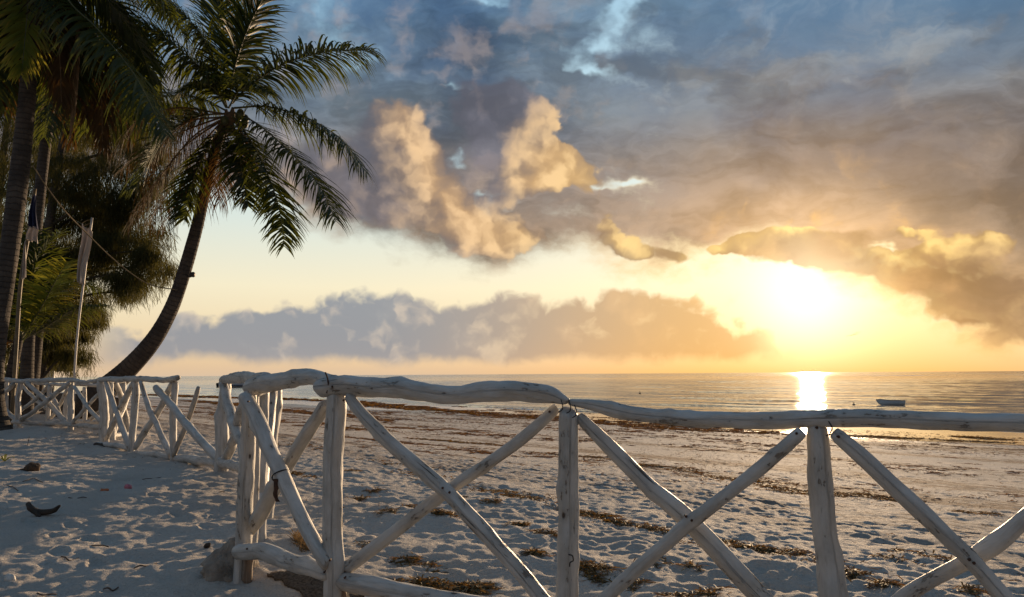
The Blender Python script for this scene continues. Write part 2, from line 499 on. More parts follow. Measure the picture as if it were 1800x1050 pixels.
# raster of trodden sand: hummocks and footprints
RX0, RY0, RES, RNX, RNY = -13.5, 0.5, 0.02, 1300, 1350
def build_relief():
    xs = RX0 + np.arange(RNX) * RES; ys = RY0 + np.arange(RNY) * RES
    X, Y = np.meshgrid(xs, ys)
    s = sdist(X, Y)
    trod = 0.52 + 1.15 * fbm(X * 0.45, Y * 0.45, 3, 5)
    calm = 1.0 / (1.0 + np.exp((s - 9.5) / 2.2))
    H = np.zeros_like(X)
    n = 52000
    px = RNG.uniform(RX0 + 0.5, RX0 + RNX * RES - 0.5, n); py = RNG.uniform(RY0 + 1.0, RY0 + RNY * RES - 0.5, n)
    for i in range(n):
        a = RNG.uniform(0.032, 0.088); b = a * RNG.uniform(0.5, 0.9); d = RNG.uniform(0.12, 0.30) * a; th = RNG.uniform(0, 6.28)
        R = int(a * 2.1 / RES) + 1
        ci = int((px[i] - RX0) / RES); cj = int((py[i] - RY0) / RES)
        if ci < R or cj < R or ci >= RNX - R - 1 or cj >= RNY - R - 1: continue
        g = np.arange(-R, R + 1) * RES
        gx, gy = np.meshgrid(g, g)
        u = (gx * math.cos(th) + gy * math.sin(th)) / a; v = (-gx * math.sin(th) + gy * math.cos(th)) / b
        rr = np.sqrt(u * u + v * v)
        k = -d * np.exp(-rr ** 2.4) + 0.55 * d * np.exp(-((rr - 1.25) / 0.42) ** 2)
        sub = H[cj - R:cj + R + 1, ci - R:ci + R + 1]
        sub += k - 0.2 * sub * np.exp(-rr ** 2)
    inner = 0.24 + 0.56 / (1.0 + np.exp(-(s - 3.4) / 0.5))          # softer, wind-smoothed sand inside the fence
    H *= calm * np.clip(trod, 0.06, 1.15) * inner
    # trails of bare feet
    for tr in range(16):
        x, y = RNG.uniform(-9, 9), RNG.uniform(2.5, 16); hd = RNG.uniform(0, 6.28)
        for st in range(22):
            hd += RNG.normal(0, 0.12); x += 0.36 * math.cos(hd); y += 0.36 * math.sin(hd)
            side = 0.09 if st % 2 else -0.09
            fx, fy = x - side * math.sin(hd), y + side * math.cos(hd)
            R = 14; ci = int((fx - RX0) / RES); cj = int((fy - RY0) / RES)
            if ci < R or cj < R or ci >= RNX - R - 1 or cj >= RNY - R - 1: continue
            g = np.arange(-R, R + 1) * RES; gx, gy = np.meshgrid(g, g)
            u = (gx * math.cos(hd) + gy * math.sin(hd)) / 0.125; v = (-gx * math.sin(hd) + gy * math.cos(hd)) / (0.05 + 0.015 * np.clip(u, -1, 1))
            rr = np.sqrt(u * u + v * v)
            sub = H[cj - R:cj + R + 1, ci - R:ci + R + 1]
            sub *= 1 - 0.8 * np.exp(-rr ** 4)
            sub += -0.022 * np.exp(-rr ** 4) + 0.010 * np.exp(-((rr - 1.25) / 0.22) ** 2)
    ridge = -np.abs(fbm(X * 3.0, Y * 3.0, 4, 51, 0.6)) * 0.075 - np.abs(fbm(X * 7.5, Y * 7.5, 3, 55, 0.6)) * 0.034
    H += (0.12 + calm) * inner * (ridge + 0.03) * np.clip(0.6 + 0.6 * fbm(X * 0.4, Y * 0.4, 2, 58), 0.3, 1.2)
    H += calm * (0.035 + 0.02 * inner) * fbm(X * 1.3, Y * 2.0, 5, 11, 0.58) + 0.03 * fbm(X * 0.45, Y * 0.45, 3, 21) + (0.2 + calm) * 0.012 * fbm(X * 9, Y * 9, 3, 31, 0.65) + 0.004 * fbm(X * 8, Y * 8, 3, 35)
    def mound(x, y, r, h, sx=1.0, sy=1.0):
        nonlocal H
        H += h * np.exp(-(((X - x) / (r * sx)) ** 2 + ((Y - y) / (r * sy)) ** 2))
    mound(-11.2, 18.6, 1.4, 0.22, 1.3, 0.8)           # round the leaning palm
    mound(-8.5, 14.6, 1.1, 0.16, 1.4, 0.7)
    mound(-1.55, 4.55, 0.35, 0.05); mound(-1.05, 4.3, 0.3, 0.06); mound(-1.5, 5.2, 0.3, 0.04)
    mound(-0.95, 3.55, 0.35, -0.03, 1.6, 0.6)
    return H
RELIEF = build_relief()

def relief(x, y):
    x = np.asarray(x, float); y = np.asarray(y, float)
    u = (x - RX0) / RES; v = (y - RY0) / RES
    ok = (u > 1) & (u < RNX - 2) & (v > 1) & (v < RNY - 2)
    uc = np.clip(u, 1, RNX - 3); vc = np.clip(v, 1, RNY - 3)
    i = np.floor(uc).astype(int); j = np.floor(vc).astype(int)
    fx = uc - i; fy = vc - j
    h = (RELIEF[j, i] * (1 - fx) + RELIEF[j, i + 1] * fx) * (1 - fy) + (RELIEF[j + 1, i] * (1 - fx) + RELIEF[j + 1, i + 1] * fx) * fy
    e = np.minimum(np.minimum(u - 1, RNX - 2 - u), np.minimum(v - 1, RNY - 2 - v)) * RES
    far = 0.03 * fbm(x * 0.45, y * 0.45, 3, 21) * np.clip((36 - sdist(x, y)) / 10, 0.3, 1)
    k = np.clip(e / 1.5, 0, 1)
    return np.where(ok, h * k + far * (1 - k), far)

def ground_z(x, y):
    return beach_z(np.asarray(x, float), np.asarray(y, float)) + relief(x, y)

def gz(x, y):
    return float(ground_z(np.array([x]), np.array([y]))[0])

def ground_hit(px, py, lift=0.0):
    p = beach_hit(px, py)
    return Vector((p.x, p.y, gz(p.x, p.y) + lift))

def polar_sheet(az_list, r_list):
    A, R = np.meshgrid(np.radians(az_list), r_list)
    X = R * np.sin(A); Y = R * np.cos(A)
    na, nr = len(az_list), len(r_list)
    idx = np.arange(na * nr).reshape(nr, na)
    nxt = np.roll(idx, -1, axis=1)
    f = np.stack([idx[:-1], nxt[:-1], nxt[1:], idx[1:]], axis=-1).reshape(-1, 4)
    return X.ravel(), Y.ravel(), f[:, ::-1].copy()

def make_sand_material():
    m, N, b, out = material('coral_sand')
    p = pos(N)
    x, y, z = N.sep(p)
    s = x * NS[0] + y * NS[1]
    along = y * NS[0] - x * NS[1]
    pl = N.comb(s, along * 0.16, 0.0)
    big = N.noise(N.comb(x, y, 0), 0.7, 4, 0.55)
    fine = N.noise(p, 55.0, 4, 0.65)
    grain = N.noise(p, 420.0, 2, 0.7)
    col = N.mix(N.ss(big, 0.3, 0.7), (0.54, 0.482, 0.42), (0.66, 0.60, 0.53))
    col = N.mix(N.ss(fine, 0.50, 0.72) * 0.45, col, (0.30, 0.245, 0.185))
    col = N.mix(N.ss(grain, 0.62, 0.74) * 0.5, col, (0.25, 0.19, 0.14))
    # crumbs of dried weed left along the old tide lines
    band = N.noise(N.comb(s * 1.0, along * 0.05, 2.0), 0.55, 3, 0.6)
    crumbs = N.noise(N.comb(s * 2.0, along * 0.7, 0.0), 3.4, 7, 0.70)
    zone = N.ss(s, 3.0, 11.0) * N.ss(s, 42.0, 38.0)
    ck = N.ss(crumbs + (band - 0.5) * 1.1, 0.535, 0.59) * zone
    col = N.mix(ck * 0.85, col, N.mix(N.ss(fine, 0.4, 0.6), (0.070, 0.034, 0.018), (0.115, 0.050, 0.027)))
    # damp sand at the water's edge
    wn = N.noise(pl, 0.5, 4, 0.6)
    damp = N.ss(s + (wn - 0.5) * 9.0, 26.0, 34.0)
    wet = N.ss(s + (wn - 0.5) * 12.0, 29.0, 34.5)
    col = N.mix(damp * 0.35, col, N.vmath('MULTIPLY', col, (0.62, 0.60, 0.60)))
    col = N.mix(wet * 0.65, col, (0.16, 0.135, 0.11))
    N.put(b.inputs['Base Color'], col)
    N.put(b.inputs['Roughness'], N.mixf(wet, 0.88, 0.10))
    N.put(b.inputs['Specular IOR Level'], N.mixf(wet, 0.25, 0.6))
    h = N.noise(p, 24.0, 5, 0.65) * 1.4 + fine * 0.6 + grain * 0.15
    N.put(b.inputs['Normal'], N.bump(h, N.mixf(wet, 0.9, 0.02), 0.045))
    return m

def build_ground():
    fine = list(np.linspace(-48, 48, 780))
    coarse = list(np.linspace(48, 312, 50)[1:-1])
    r = [0.05, 0.5, 1.0, 1.6] + list(np.geomspace(2.2, 40, 590)) + list(np.geomspace(41, 420, 80)) + list(np.geomspace(460, 6000, 14))
    X, Y, f = polar_sheet(fine + coarse, np.array(r))
    Z = ground_z(X, Y)
    Z = np.maximum(Z, -14.0)
    o = mesh_obj('beach', np.stack([X, Y, Z], 1), f, make_sand_material(), loc=(0, 0, 0))
    tag(o, kind='structure', label='pale trodden coral sand sloping down to the sea')
build_ground()

# ------------------------------------------------------------------ sea
def make_sea_material():
    m, N, b, out = material('sea_water')
    p = pos(N)
    x, y, z = N.sep(p)
    s = x * NS[0] + y * NS[1]
    along = y * NS[0] - x * NS[1]
    r = N.vmath('LENGTH', p, out='Value')
    shallow = N.ss(s, 90.0, 42.0)
    patch = N.noise(N.comb(s * 0.25, along * 0.06, 0.0), 0.12, 4, 0.55)
    col = N.mix(shallow, N.mix(N.ss(patch, 0.35, 0.65), (0.016, 0.05, 0.060), (0.03, 0.085, 0.09)), (0.11, 0.15, 0.13))
    fn1 = N.noise(N.comb(s * 0.2, along * 0.09, 0.0), 1.0, 4, 0.6, dims='2D')
    fn2 = N.noise(N.comb(s * 2.2, along * 0.8, 0.0), 3.0, 5, 0.65, dims='2D')
    edge = s + (fn1 - 0.5) * 5.0
    foam = (N.ss(edge, 40.6, 41.6) * N.ss(edge, 43.4, 42.2) + N.ss(edge, 44.6, 45.0) * N.ss(edge, 45.9, 45.1) * 0.7) * N.ss(fn2, 0.46, 0.58)
    reef = N.ss(N.noise(N.comb(s * 0.02, along * 0.012, 0.0), 1.4, 4, 0.65, dims='2D'), 0.60, 0.66) * N.ss(r, 500.0, 700.0) * N.ss(r, 1400.0, 900.0)
    foam = foam.max(reef)
    col = N.mix(foam, col, (0.72, 0.72, 0.72))
    N.put(b.inputs['Base Color'], col)
    N.put(b.inputs['Roughness'], N.mixf(foam, N.ss(r, 30.0, 1500.0, 0.045, 0.10), 0.8))
    b.inputs['IOR'].default_value = 1.33
    q1 = N.comb(s * 1.0, along * 0.10, 0.0)
    w1 = N.noise(q1, 1.1, 5, 0.6, dims='2D')
    w2 = N.noise(N.comb(s * 0.8 + 4.0, along * 0.10, 0.0), 0.22, 4, 0.55, dims='2D')
    w3 = N.noise(N.comb(x, y, 0.0), 4.5, 3, 0.6, dims='2D')
    h = w1 * 0.40 + w2 * 1.0 + w3 * 0.02 * N.ss(r, 200.0, 40.0)
    N.put(b.inputs['Normal'], N.bump(h, N.ss(r, 60.0, 4000.0, 0.55, 0.9), 1.0))
    return m

def build_sea():
    fine = list(np.linspace(-48, 48, 400))
    coarse = list(np.linspace(48, 312, 66)[1:-1])
    r = list(np.geomspace(24, 430, 380)) + list(np.geomspace(440, 50000, 46))
    X, Y, f = polar_sheet(fine + coarse, np.array(r))
    s = sdist(X, Y); al = Y * NS[0] - X * NS[1]
    R = np.hypot(X, Y)
    damp = np.clip((430 - R) / 200, 0, 1) * np.clip((s - 42) / 14, 0.25, 1)
    Z = WATER_Z + damp * (0.17 * fbm(s * 0.28, al * 0.03, 2, 3) + 0.06 * fbm(s * 0.9, al * 0.08, 2, 9))
    # low wavelets running in along the shore
    for s0, h, wd, seed in ((43.6, 0.10, 0.30, 1), (46.5, 0.085, 0.5, 2), (50.5, 0.075, 0.7, 3), (56.0, 0.07, 0.9, 4), (63.0, 0.06, 1.1, 5)):
        c = s0 + 2.4 * fbm(al * 0.045, al * 0 + seed, 3, 40 + seed)
        k = np.clip(0.45 + 1.3 * fbm(al * 0.05, al * 0 + 9, 2, 60 + seed), 0, 1)
        u = (s - c) / wd
        Z += h * k * np.exp(-np.where(u < 0, u * 1.9, u) ** 2)
    Z = np.where(s < 38, WATER_Z - 0.05, Z)
    o = mesh_obj('sea', np.stack([X, Y, Z], 1), f, make_sea_material(), loc=(0, 0, 0))
    tag(o, kind='structure', label='calm sea with low ripples under the sunrise')
build_sea()

# ------------------------------------------------------------------ white-washed pole fence
def make_wood_material(name, tint=(0.54, 0.525, 0.495), dirt=0.5):
    m, N, b, out = material(name)
    uv = uvc(N)
    u, v, _ = N.sep(uv)                       # u: metres round the pole, v: metres along it
    ob = S(N, N.new('ShaderNodeObjectInfo').outputs['Random'])
    q = N.comb(u * 1.0, v * 0.10, ob * 37.0)
    grain = N.noise(q, 95.0, 5, 0.62)
    streak = N.noise(N.comb(u, v * 0.16, ob * 11.0), 30.0, 5, 0.6, 0.4)
    blot = N.noise(N.comb(u, v * 0.55, ob * 5.0), 9.0, 5, 0.62)
    fleck = N.noise(N.comb(u, v * 0.35, ob * 23.0), 60.0, 4, 0.7)
    c = N.mix(N.ss(blot, 0.35, 0.68), tint, tuple(t * k for t, k in zip(tint, (0.70, 0.69, 0.67))))
    c = N.mix(N.ss(streak, 0.46, 0.70) * dirt * 1.0, c, (0.31, 0.285, 0.255))
    c = N.mix(N.ss(grain, 0.54, 0.76) * 0.45 * dirt * 2, c, (0.24, 0.20, 0.16))
    bare = N.ss(fleck + (blot - 0.5) * 0.9, 0.655, 0.72)
    wood = N.mix(N.ss(grain, 0.35, 0.65), (0.12, 0.095, 0.072), (0.25, 0.215, 0.175))
    c = N.mix(bare * 0.85, c, wood)
    kv = N.voronoi(N.comb(u * 1.0, v * 0.55, ob * 17.0), 9.0, 'F1')
    kn = N.ss(kv + (fleck - 0.5) * 0.10, 0.085, 0.04)
    ring = N.ss(kv + (grain - 0.5) * 0.1, 0.18, 0.09) * 0.35
    c = N.mix(ring, c, (0.27, 0.23, 0.19))
    c = N.mix(kn, c, (0.07, 0.05, 0.037))
    crack = N.ss(N.noise(N.comb(u, v * 0.045, ob * 3.0), 46.0, 3, 0.55) + (streak - 0.5) * 0.3, 0.70, 0.74)
    c = N.mix(crack * 0.9, c, (0.045, 0.034, 0.026))
    end = N.attr('end')
    c = N.mix(end * 0.75, c, N.mix(N.ss(grain, 0.3, 0.7), (0.12, 0.09, 0.065), (0.36, 0.31, 0.25)))
    N.put(b.inputs['Base Color'], c)
    N.put(b.inputs['Roughness'], N.mixf(bare, 0.52, 0.85))
    b.inputs['Specular IOR Level'].default_value = 0.35
    h = grain * 0.55 + streak * 0.6 - bare * 0.6 - kn * 0.8 - crack * 1.3 + blot * 0.5
    N.put(b.inputs['Normal'], N.bump(h, 0.8, 0.008))
    return m

WOOD = make_wood_material('limewashed_pole')
WOOD_OLD = make_wood_material('weathered_pole', (0.50, 0.46, 0.41), 0.8)
WOOD_BARE = make_wood_material('bare_stake', (0.22, 0.15, 0.10), 0.9)

def spline(pts, n):
    """Catmull-Rom through the rows of pts (any width), n samples evenly by chord"""
    P = np.asarray(pts, float)
    if len(P) == 2:
        t = np.linspace(0, 1, n)[:, None]
        return P[0] * (1 - t) + P[1] * t
    d = np.sqrt((np.diff(P[:, :3], axis=0) ** 2).sum(1)); T = np.concatenate([[0], np.cumsum(d)])
    E = np.vstack([2 * P[0] - P[1], P, 2 * P[-1] - P[-2]])
    out = []
    for t in np.linspace(0, T[-1], n):
        i = min(int(np.searchsorted(T, t, side='right')) - 1, len(P) - 2)
        u = (t - T[i]) / max(T[i + 1] - T[i], 1e-9)
        p0, p1, p2, p3 = E[i], E[i + 1], E[i + 2], E[i + 3]
        out.append(0.5 * ((2 * p1) + (-p0 + p2) * u + (2 * p0 - 5 * p1 + 4 * p2 - p3) * u * u + (-p0 + 3 * p1 - 3 * p2 + p3) * u ** 3))
    return np.array(out)

def frames(C):
    """tangents and two normals along a polyline"""
    T = np.gradient(C, axis=0); T /= np.linalg.norm(T, axis=1)[:, None]
    a = np.array([0, 0, 1.0]) if abs(T[0][2]) < 0.8 else np.array([1.0, 0, 0])
    n = np.cross(T[0], a); n /= np.linalg.norm(n)
    Ns = []
    for t in T:
        n = n - t * n.dot(t); n /= np.linalg.norm(n); Ns.append(n.copy())
    Ns = np.array(Ns)
    return T, Ns, np.cross(T, Ns)

def pole_mesh(pts, radii, seed, step=0.025, segs=20, rough=0.10, knots=4, wob=0.5, gnarl=0.10):
    """a peeled, slightly crooked pole: verts, faces, uv, end mask"""
    rs = np.random.default_rng(seed)
    P = np.hstack([np.asarray(pts, float), np.asarray(radii, float)[:, None]])
    L = np.sqrt((np.diff(P[:, :3], axis=0) ** 2).sum(1)).sum()
    n = max(6, int(L / step))
    Q = spline(P, n)
    C, R = Q[:, :3].copy(), np.maximum(Q[:, 3], 0.004)
    t = np.linspace(0, L, n)
    T, N1, N2 = frames(C)
    rm = R.mean()
    C += N1 * (fbm(t * 2.2, t * 0 + seed * 1.7, 3, seed) * rm * wob)[:, None] + N2 * (fbm(t * 2.2, t * 0 + seed * 2.9, 3, seed + 5) * rm * wob)[:, None]
    th = np.linspace(0, 2 * np.pi, segs, endpoint=False)
    TH, TT = np.meshgrid(th, t)
    rr = R[:, None] * (1 + rough * fbm(np.cos(TH) * 1.1 + TT * 3.0 + seed, np.sin(TH) * 1.1 + TT * 1.3, 4, seed + 9) * 1.3
                       + 0.5 * rough * fbm(TT * 6 + seed, TT * 0, 2, seed + 3))
    if gnarl:
        lump_ = fbm(np.cos(TH) * 0.9 + TT * 5.5 + seed * 3, np.sin(TH) * 0.9 - TT * 4.0, 3, seed + 21)
        rr += R[:, None] * gnarl * (np.abs(lump_) * 1.6 - 0.35) * np.sin(np.pi * np.clip(TT / L, 0.02, 0.98)) ** 0.3
        cut = np.clip(fbm(TT * 2.2 + seed, TT * 0, 2, seed + 31) - 0.15, 0, 1)
        rr -= R[:, None] * gnarl * 2.2 * cut * np.clip(np.cos(TH - rs.uniform(0, 6.28)), 0, 1)
    for _ in range(knots):
        k0, a0 = rs.uniform(0.05 * L, 0.95 * L), rs.uniform(0, 6.28)
        da = np.angle(np.exp(1j * (TH - a0)))
        rr += R[:, None] * rs.uniform(0.10, 0.26) * np.exp(-(da / 0.5) ** 2 - ((TT - k0) / (rm * 0.8)) ** 2)
    rr[0] *= 0.86; rr[-1] *= 0.86
    V = C[:, None, :] + rr[:, :, None] * (np.cos(TH)[:, :, None] * N1[:, None, :] + np.sin(TH)[:, :, None] * N2[:, None, :])
    tilt = rs.uniform(-0.35, 0.35, 4)
    V[0] += T[0] * (np.cos(th) * tilt[0] + np.sin(th) * tilt[1])[:, None] * R[0]
    V[-1] += T[-1] * (np.cos(th) * tilt[2] + np.sin(th) * tilt[3])[:, None] * R[-1]
    uv = np.stack([TH * rm, TT + seed * 0.37], -1).reshape(-1, 2)
    V = V.reshape(-1, 3)
    idx = np.arange(n * segs).reshape(n, segs); nx = np.roll(idx, -1, 1)
    F = np.stack([idx[:-1], nx[:-1], nx[1:], idx[1:]], -1).reshape(-1, 4).tolist()
    end = np.zeros(len(V))
    # rounded cut ends: an inset ring and a cap
    for ring, tdir, r0 in ((idx[0], -T[0], R[0]), (idx[-1], T[-1], R[-1])):
        c = V[ring].mean(0)
        b0 = len(V)
        inner = c + (V[ring] - c) * 0.80 + tdir * r0 * 0.16
        V = np.vstack([V, inner]); uv = np.vstack([uv, uv[ring]]); end = np.concatenate([end, np.full(segs, 0.55)])
        k = np.arange(segs); k2 = (k + 1) % segs
        flip = ring is not idx[0] and ring[0] != idx[0][0]
        for i, j in zip(k, k2):
            q = [int(ring[i]), int(ring[j]), b0 + int(j), b0 + int(i)]
            F.append(q if flip else q[::-1])
        V = np.vstack([V, (c + tdir * r0 * 0.2)[None]]); uv = np.vstack([uv, uv[ring[:1]]]); end = np.concatenate([end, [0.8]])
        for i, j in zip(k, k2):
            q = [b0 + int(i), b0 + int(j), b0 + segs]
            F.append(q if flip else q[::-1])
    return V, F, uv, end

POLE_SEED = [100]
def pole(name, pts, radii, parent, mat=None, step=0.025, segs=20, **kw):
    POLE_SEED[0] += 1
    V, F, uv, end = pole_mesh(pts, radii, POLE_SEED[0], step, segs, **kw)
    return mesh_obj(name, V, F, mat or WOOD, parent, uv=uv, attrs={'end': end})

def wire(name, pts, r, parent, mat, n=24, segs=6, closed=False):
    C = spline([list(p) for p in pts], n)
    T, N1, N2 = frames(C)
    th = np.linspace(0, 2 * np.pi, segs, endpoint=False)
    V = C[:, None, :] + r * (np.cos(th)[None, :, None] * N1[:, None, :] + np.sin(th)[None, :, None] * N2[:, None, :])
    idx = np.arange(n * segs).reshape(n, segs); nx = np.roll(idx, -1, 1)
    F = np.stack([idx[:-1], nx[:-1], nx[1:], idx[1:]], -1).reshape(-1, 4).tolist()
    F += [list(map(int, idx[0][::-1])), list(map(int, idx[-1]))]
    return mesh_obj(name, V.reshape(-1, 3), F, mat, parent)

def plan(px, py, Y):
    p = at(px, py, Y); return (p.x, p.y)

RUST = plain('rusty_iron', (0.075, 0.035, 0.02), 0.8, 0.4, 40.0, 0.6, 200.0)
WIRE = plain('black_wire', (0.02, 0.017, 0.015), 0.6)

PI_ = plan(430, 700, 4.17); P1 = plan(590, 700, 3.50); P2 = plan(998, 740, 3.05); P3 = plan(1440, 760, 2.68); P4 = plan(2010, 780, 2.30); P5 = plan(2560, 800, 1.95)

def line_pole(name, A, B, pix, rpx, parent, off=0.0, bury=None, **kw):
    """a pole drawn on the upright plane of a fence bay: photo positions and radii in photo pixels"""
    pts, rr = [], []
    for (px, py), r in zip(pix, rpx if hasattr(rpx, '__len__') else [rpx] * len(pix)):
        p = on_line(px, py, A, B, off)
        pts.append(p); rr.append(r * p.y / FPX)
    if bury is not None:
        d = Vector(pts[-1]) - Vector(pts[0]); d.normalize()
        z = gz(pts[-1].x, pts[-1].y) - bury
        if pts[-1].z > z:
            pts.append(pts[-1] + d * ((pts[-1].z - z) / max(0.2, -d.z))); rr.append(rr[-1])
    return pole(name, [list(p) for p in pts], rr, parent, **kw)

def build_near_fence():
    g = (P1[0], P1[1], gz(*P1))
    t = thing('rail_fence', 'near white pole fence with crossed braces running across the foreground', 'fence', g, 'white pole fences')
    # posts
    line_pole('post', PI_, P1, [(438, 690), (432, 800), (427, 930), (424, 1010)], [12, 13, 14, 13], t, bury=0.25)
    line_pole('post', P1, P2, [(592, 692), (590, 800), (588, 930), (588, 1080)], [16.5, 17, 17, 16], t, bury=0.3, segs=28, step=0.018)
    line_pole('post', P1, P2, [(998, 723), (998, 830), (1000, 930), (999, 1090)], [17.5, 18.5, 19, 20], t, bury=0.3, segs=28, step=0.018)
    line_pole('post', P2, P3, [(1431, 745), (1438, 830), (1450, 930), (1470, 1090)], [15.5, 21, 21.5, 24], t, bury=0.3, segs=28, step=0.018)
    line_pole('post', P3, P4, [(2010, 770), (2010, 1150)], [22, 24], t, bury=0.3)
    line_pole('post', P4, P5, [(2560, 800), (2560, 1250)], [24, 25], t, bury=0.3)
    line_pole('top_rail', P4, P5, [(1990, 752), (2200, 770), (2580, 790)], [15, 16, 17], t, off=0.01)
    line_pole('brace', P4, P5, [(2040, 790), (2280, 980), (2520, 1180)], [14, 14, 14], t, off=0.045)
    line_pole('brace', P4, P5, [(2530, 820), (2280, 990), (2040, 1150)], [14, 14, 14], t, off=-0.04)
    # top rails
    line_pole('top_rail', PI_, P1, [(434, 684), (462, 674), (505, 665), (545, 662), (589, 668)], [15, 15.5, 15.5, 14.5, 13], t, off=0.0, segs=28, step=0.014, gnarl=0.15)
    line_pole('top_rail', P1, P2, [(564, 678), (610, 676), (655, 682), (705, 685), (750, 692), (800, 692), (850, 686), (910, 686), (962, 693), (997, 706)],
              [17, 17.5, 17, 17.5, 16, 15.5, 16.5, 17, 15, 6.5], t, off=0.012, segs=32, step=0.012, knots=10, gnarl=0.20)
    line_pole('top_rail', P2, P4, [(1000, 708), (1040, 714), (1085, 722), (1150, 731), (1250, 738), (1350, 737), (1440, 735), (1550, 737), (1650, 740), (1750, 744), (1880, 748), (2040, 756)],
              [6, 9.5, 13, 13, 14, 14, 14.5, 15.5, 16, 15.5, 16, 16], t, off=0.0, segs=32, step=0.012, knots=9, gnarl=0.13)
    # crossed braces
    line_pole('brace', PI_, P1, [(430, 698), (462, 765), (496, 838), (532, 915), (573, 992)], [12, 13, 13, 13, 12], t, off=0.055, segs=24, step=0.018)
    line_pole('brace', PI_, P1, [(575, 712), (546, 760), (516, 806), (488, 850), (458, 905), (427, 945)], [11, 12, 12, 12.5, 13, 12], t, off=-0.045, segs=24, step=0.018)
    line_pole('brace', P1, P2, [(610, 697), (655, 748), (702, 794), (778, 860), (832, 918), (900, 993), (985, 1095)], [9, 12, 12.5, 12.5, 13, 13, 13], t, off=0.035, segs=24, step=0.018, knots=5)
    line_pole('brace', P1, P2, [(977, 717), (928, 764), (862, 814), (790, 862), (702, 930), (652, 966), (606, 1002)], [10, 10.5, 11, 11, 11.5, 12, 11], t, off=-0.035, segs=24, step=0.018, knots=5)
    line_pole('brace', P2, P3, [(1020, 730), (1072, 788), (1130, 845), (1200, 905), (1262, 968), (1375, 1090)], [10, 13, 13.5, 15, 17, 16], t, off=-0.035, segs=24, step=0.018, knots=5)
    line_pole('brace', P2, P3, [(1408, 758), (1332, 824), (1250, 890), (1180, 947), (1110, 1008), (1020, 1092)], [11, 11.5, 12, 12, 11.5, 11], t, off=0.045, segs=24, step=0.018)
    line_pole('brace', P3, P4, [(1468, 760), (1530, 815), (1600, 885), (1660, 945), (1716, 1000), (1800, 1092)], [12, 14, 15, 14.5, 14, 14], t, off=0.045, segs=24, step=0.018)
    line_pole('brace', P3, P4, [(1985, 770), (1890, 838), (1795, 920), (1740, 962), (1680, 998), (1600, 1042), (1530, 1100)], [12, 13, 13, 15, 12, 12.5, 12], t, off=-0.04, segs=24, step=0.018, knots=5)
    # bottom rails
    line_pole('bottom_rail', PI_, P1, [(420, 966), (458, 965), (500, 983), (543, 1000), (577, 1010)], [13, 14, 14, 14, 14], t, off=0.03, segs=24, step=0.018)
    line_pole('bottom_rail', P1, P2, [(598, 1016), (660, 1030), (740, 1048), (860, 1072), (985, 1092)], [14, 16, 16, 16, 16], t, off=0.0, segs=24)
    line_pole('stake', P1, P2, [(601, 1020), (603, 1075)], [8, 8], t, off=-0.03, bury=0.2, mat=WOOD_BARE)
    # wire ties, nails
    for (px, py, A, B) in ((1000, 714, P1, P2), (986, 712, P1, P2), (1457, 752, P2, P3), (1010, 722, P1, P2)):
        c = on_line(px, py, A, B, 0.05)
        wire('wire_tie', [c + Vector((0.0, 0, 0.022)), c + Vector((0.006, -0.012, 0.0)), c + Vector((0.004, 0.004, -0.02)), c + Vector((-0.01, 0.0, -0.028))], 0.0022, t, WIRE)
    c = on_line(577, 672, P1, P2, 0.05)
    wire('wire_tie', [c + Vector((-0.012, -0.01, 0.045)), c + Vector((0.0, -0.018, 0.02)), c + Vector((0.004, -0.01, -0.02)), c + Vector((-0.006, 0.0, -0.05))], 0.004, t, RUST)
    # nail heads at the joints
    for (px, py, A, B, off) in ((584, 680, P1, P2, 0.062), (604, 704, P1, P2, 0.072), (580, 985, PI_, P1, 0.09), (436, 706, PI_, P1, 0.092), (778, 858, P1, P2, 0.068), (790, 866, P1, P2, 0.068), (966, 724, P1, P2, 0.0), (1010, 738, P2, P3, 0.0),
                                (1216, 915, P2, P3, 0.072), (1206, 908, P2, P3, 0.072), (1400, 762, P2, P3, 0.072), (1436, 752, P2, P3, 0.044), (1474, 768, P3, P4, 0.074), (1712, 990, P3, P4, 0.074), (1704, 984, P3, P4, 0.074), (434, 965, PI_, P1, 0.075), (570, 1006, PI_, P1, 0.075), (606, 1016, P1, P2, 0.04)):
        c = on_line(px, py, A, B, off)
        V, F = [], []
        for y0, r0 in ((0.02, 0.0035), (0.0, 0.0035), (-0.001, 0.0055), (-0.003, 0.004)):
            for q in range(8):
                V.append((c.x + r0 * math.cos(q * 0.785), c.y + y0, c.z + r0 * math.sin(q * 0.785)))
        for k0 in range(3):
            for q in range(8):
                F.append((k0 * 8 + q, k0 * 8 + (q + 1) % 8, k0 * 8 + 8 + (q + 1) % 8, k0 * 8 + 8 + q))
        F.append(tuple(range(24, 32)))
        mesh_obj('nail', V, F, RUST, t)
    # tie and hanging strip of rusty metal at the first crossing
    k = on_line(494, 836, PI_, P1, 0.058)
    ring = []
    d = (on_line(520, 892, PI_, P1, 0.058) - on_line(470, 780, PI_, P1, 0.058)).normalized()
    n1 = d.cross(Vector((0, 1, 0))).normalized(); n2 = d.cross(n1)
    for i in range(13):
        a = i / 12 * 6.283
        ring.append(k + (n1 * math.cos(a) + n2 * math.sin(a)) * 0.0435 + d * (0.004 * math.sin(a * 2)))
    wire('wire_tie', ring, 0.0035, t, WIRE, n=40)
    s0 = on_line(484, 842, PI_, P1, 0.10); s1 = on_line(487, 882, PI_, P1, 0.085)
    V, F = [], []
    rs = np.random.default_rng(3)
    for i in range(9):
        u = i / 8; c = s0.lerp(s1, u); w = 0.016 * (1 - 0.35 * u) + rs.uniform(-0.003, 0.003)
        for dx, dy in ((-w, 0.0), (-w * 0.3, -0.007), (w, -0.003), (w * 0.3, 0.006)):
            V.append((c.x + dx + 0.006 * math.sin(u * 7), c.y + dy, c.z))
